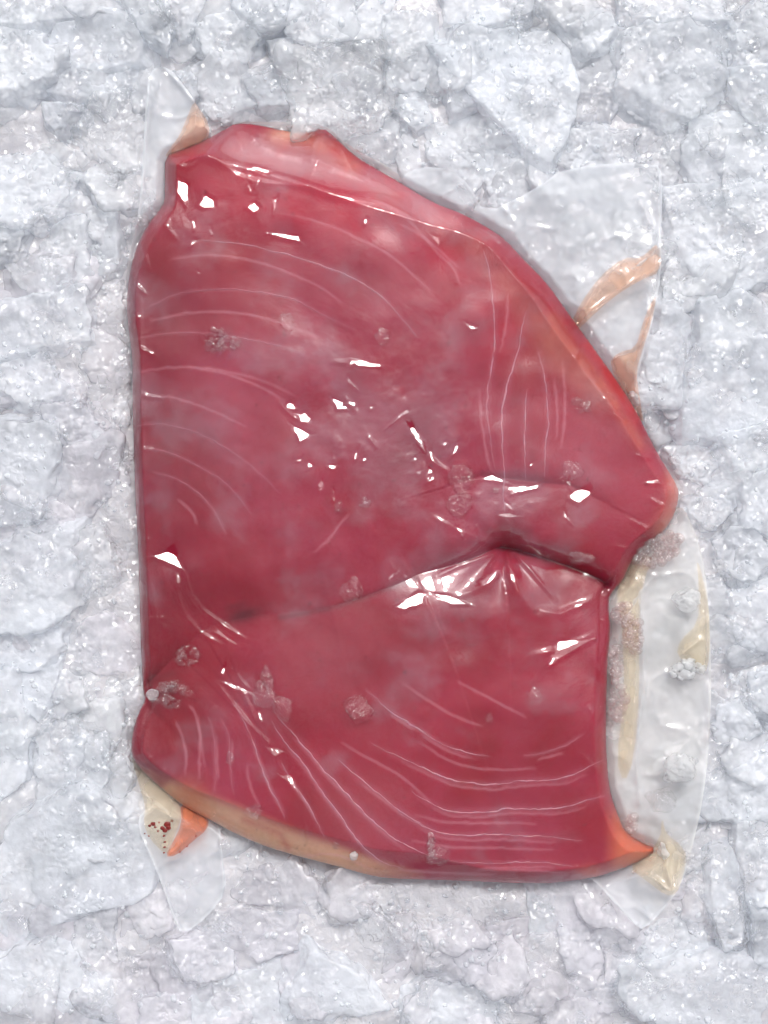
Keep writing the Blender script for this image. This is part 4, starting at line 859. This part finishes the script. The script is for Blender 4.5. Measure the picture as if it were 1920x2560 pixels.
flap('juice_fold', [(450, 2005), (490, 2020), (522, 2045), (520, 2072), (480, 2105), (440, 2140), (412, 2142), (432, 2105), (455, 2060)], M['orange'], .0082, [([(455, 2070), (510, 2072)], .0016, 6), ([(430, 2130), (490, 2080)], .0014, 6)],
     'orange fold beside the cream one at lower left', 77, step=3)
flap('juice_fold', [(1740, 1380), (1772, 1500), (1776, 1640), (1760, 1690), (1730, 1660), (1690, 1640), (1700, 1600), (1745, 1560), (1748, 1480)], M['cream'], .005, [([(1768, 1480), (1770, 1640)], .0014, 7), ([(1700, 1640), (1750, 1600)], .001, 6)],
     'yellowish stain along the outer edge of the right flap', 78, step=3)
# dried blood specks on that fold
Vs, Fs, nv = [], [], 0
for (x, y, r) in [(418, 2062, 9), (406, 2070, 6), (413, 2076, 6), (383, 2060, 6), (374, 2064, 4), (410, 2090, 3), (395, 2078, 3), (430, 2052, 4), (412, 2105, 3), (411, 2118, 3), (468, 2116, 2.5), (450, 2130, 2.5), (490, 2090, 2.5), (388, 2068, 3), (422, 2070, 7), (398, 2056, 2.5), (410, 2132, 2.5), (362, 2084, 2), (372, 2090, 2.5)]:
    z = np.clip(hm_at(np.array([float(x)]), np.array([float(y)]))[0], -.012, .006) + .0088
    z = min(z, Z0 + .0005 + seg_dist(np.array([float(x)]), np.array([float(y)]), OUT, True)[0][0] * .00016 + .0022)
    V = U3 * (1 + .4 * noise3(U3, 1.5, x * .1))[:, None] * np.array([r * PX, r * PX * .8, .0002]); cx, cyw, _ = world(x, y, z)
    Vs.append(V + np.array([cx, cyw, z - Z0])); Fs.append(F3 + nv); nv += len(V)
m, t, p = new_mat('dried_blood'); p.inputs['Base Color'].default_value = (0.20, 0.015, 0.012, 1); p.inputs['Roughness'].default_value = .4
link('blood_speck', mesh_np('blood_speck', np.concatenate(Vs), np.concatenate(Fs), m), parent=bag, label='dark dried blood specks on the cream fold', kind='stuff')

# ---------------------------------------------------------------- bits of ice and melt drops lying on the bag
def top_z(x, y):
    a, b = np.array([float(x)]), np.array([float(y)])
    if inside(a, b, OUT)[0]: return float(film_h(a, b)[0])
    dm = seg_dist(a, b, OUT, True)[0][0]
    return float(min(np.clip(hm_at(a, b)[0], -.012, .0075) + .0030, Z0 + .0066 + dm * .00014) + .0006)
def bit(kind, x, y, rx, ry, label, mat='chip', rot=0, grains=0, hz=.5, seed=None, cat='ice chip'):
    """drop: one smooth dome; chip: faceted lump; grains: a frozen cluster of rounded grains"""
    sd_ = seed if seed is not None else x * .013 + y * .007
    rr = random.Random(int(x * 7 + y)); z = top_z(x, y)
    Vs, Fs, nv = [], [], 0
    if kind == 'drop':
        U, F = ICO[4]; hx, hy = rx * PX, ry * PX
        V = U * (1 + .30 * noise3(U, 1.3, sd_))[:, None] * np.array([hx, hy, min(hx, hy) * hz]); Vs.append(V); Fs.append(F)
    elif kind == 'chip':
        hx, hy = rx * PX, ry * PX; h3 = min(hx, hy) * .7
        V, F = lump((hx, hy, h3), rough_planes(hx, hy, h3, rr), 5, 1.3, sd_, p=12, pebble=.6); Vs.append(V + np.array([0, 0, h3 * .5])); Fs.append(F)
    else:
        U, F = ICO[3]; placed = []
        for g in range(grains):
            for _ in range(40):
                gx, gy = rr.uniform(-1, 1), rr.uniform(-1, 1)
                if gx * gx + gy * gy < 1 and all(math.hypot((gx - q0) * rx, (gy - q1) * ry) > 7.5 for q0, q1 in placed): break
            else: continue
            placed.append((gx, gy)); r = rr.choice((3.5, 5, 6.5, 8, 10.5)) * rr.uniform(.85, 1.15) * PX
            V = U * (1 + .16 * noise3(U, 1.4, g * .7 + sd_))[:, None] * np.array([r * rr.uniform(.8, 1.4), r * rr.uniform(.8, 1.3), r * .9])
            Vs.append(V + np.array([gx * rx * PX, gy * ry * PX, rr.uniform(0, .6) * r + r * .25])); Fs.append(F + nv); nv += len(U)
    V = np.concatenate(Vs); ca, sa = math.cos(rot), math.sin(rot)
    V = np.stack([V[:, 0] * ca - V[:, 1] * sa, V[:, 0] * sa + V[:, 1] * ca, V[:, 2]], 1)
    nm = {'drop': 'water_drop', 'chip': 'ice_chip', 'grains': 'ice_cluster'}[kind]
    ct = {'drop': 'water drop', 'chip': 'ice chip', 'grains': 'ice cluster'}[kind]
    me = mesh_np(nm, V, np.concatenate(Fs), M[mat]); cx, cyw, _ = world(x, y, z)
    link(nm, me, label=label, cat=ct, group={'drop': 'melt drops on the film', 'chip': 'ice chips lying on the bag', 'grains': 'clusters of ice grains lying on the bag'}[kind], loc=(cx, cyw, z + (.0001 if kind == 'drop' else 0)))
bit('grains', 541, 853, 26, 30, 'round cluster of clear ice grains on the upper left flesh', grains=26)
bit('grains', 590, 862, 16, 10, 'little trail of ice grains just right of the round cluster', grains=7)
bit('drop', 719, 808, 17, 26, 'elongated melt drop on the upper lobe below the long membrane', rot=.4)
bit('drop', 955, 841, 17, 20, 'small clear drop on the middle of the upper lobe')
bit('drop', 912, 1257, 15, 13, 'tiny bright ringed drop left of centre on the film')
bit('drop', 846, 1266, 10, 14, 'tiny drop beside the bright ringed drop')
bit('drop', 880, 1474, 28, 29, 'flat round melt drop sitting just above the crease', hz=.35)
bit('grains', 468, 1640, 30, 24, 'faint ice grains in the hollow near the left notch', grains=18)
bit('grains', 425, 1735, 44, 34, 'wide glassy cluster of grains beside the left notch', grains=36)
bit('chip', 382, 1738, 13, 12, 'small white frosted chip at the left notch of the steak', mat='white_chip')
bit('drop', 656, 1738, 30, 30, 'large round clear drop on the lower left flesh', hz=.45)
bit('drop', 668, 1700, 15, 32, 'teardrop shaped drop just above the large round drop', rot=.25)
bit('drop', 709, 1770, 26, 28, 'melt drop right of the large round drop', hz=.45)
bit('chip', 897, 1769, 36, 32, 'flat square ice chip in the middle of the lower lobe')
bit('drop', 574, 1894, 10, 17, 'tiny glinting drop on the lower left flesh')
bit('chip', 640, 2026, 20, 24, 'clear chip on the beige fat edge at lower left')
bit('drop', 840, 2112, 9, 9, 'tiny drop on the bottom edge of the flesh')
bit('chip', 884, 2138, 8, 8, 'tiny pale triangular chip on the bottom fat edge', mat='white_chip')
bit('drop', 1431, 1177, 24, 24, 'round clear drop on the right shoulder above the bright band', hz=.5)
bit('drop', 1154, 1196, 30, 36, 'tall clear drop left of the bright band', hz=.5)
bit('drop', 1150, 1262, 30, 28, 'broad clear drop below the tall one near the pinch', hz=.4)
bit('drop', 1453, 1394, 34, 15, 'long drop lying in the crease right of the pinch', hz=.7)
bit('drop', 1337, 1738, 18, 20, 'round drop on the right of the lower lobe')
bit('drop', 1222, 1794, 10, 12, 'small drop in the centre of the lower lobe')
bit('chip', 1094, 2139, 28, 20, 'flat clear chip crossing the lowest membrane lines')
bit('grains', 1078, 2108, 6, 22, 'thin trail of grains above the flat clear chip', grains=7)
bit('grains', 1453, 1014, 17, 17, 'small cluster of grains near the right shoulder', grains=9)
bit('drop', 1240, 1226, 10, 8, 'tiny drop inside the bright band')
bit('grains', 352, 555, 17, 14, 'small white cluster at the upper left bag edge', grains=12)
bit('grains', 323, 1155, 7, 28, 'thin cluster of grains at the left bag edge', grains=14)
bit('grains', 1648, 1372, 62, 34, 'big pinkish cluster of grains below the right shoulder', mat='pink_chip', grains=85, rot=.55)
bit('grains', 1556, 1536, 24, 26, 'bright cluster at the right edge of the lower lobe', mat='pink_chip', grains=26)
bit('grains', 1582, 1590, 22, 48, 'tall pinkish cluster on the cream fold', mat='pink_chip', grains=48)
bit('grains', 1540, 1660, 16, 44, 'narrow cluster along the right edge of the lower lobe', mat='pink_chip', grains=36)
bit('grains', 1546, 1760, 22, 44, 'lowest pinkish grain cluster along the right edge', mat='pink_chip', grains=44)
bit('chip', 1716, 1500, 34, 26, 'flat milky flake on the upper part of the right flap', mat='white_chip')
bit('grains', 1716, 1672, 44, 20, 'white sparkling row of grains across the right flap', mat='white_chip', grains=40, rot=.3)
bit('chip', 1694, 1917, 38, 34, 'chunky white ice piece on the lower right flap', mat='white_chip')
bit('chip', 1656, 1999, 26, 28, 'clear chip just below the chunky white piece', mat='chip')
bit('grains', 1576, 2057, 18, 22, 'small grain cluster next to the orange tail', mat='pink_chip', grains=18)
bit('grains', 1716, 2148, 17, 16, 'grain cluster at the flap edge near the lower right corner', grains=12)
for (x, y, r, lb) in [(330, 905, 11, 'tiny clear chip against the left bag edge, upper one'), (322, 1310, 13, 'tiny clear chip against the left bag edge, middle one'), (340, 1610, 12, 'tiny clear chip against the left bag edge, lowest one'),
                      (560, 2110, 14, 'clear chip under the beige lower left edge'), (905, 2215, 15, 'clear chip touching the bottom edge left of centre'), (1140, 2222, 18, 'clear chip touching the bottom edge at centre'),
                      (1345, 2228, 13, 'clear chip touching the bottom edge right of centre'), (905, 372, 13, 'clear chip at the top rim of the bag'), (1690, 1150, 14, 'clear chip outside the right shoulder')]:
    bit('chip', x, y, r, r * .8, lb, rot=x * .1)
bit('chip', 1664, 2132, 12, 44, 'long thin splinter of ice on the golden folds', mat='white_chip', rot=.2)
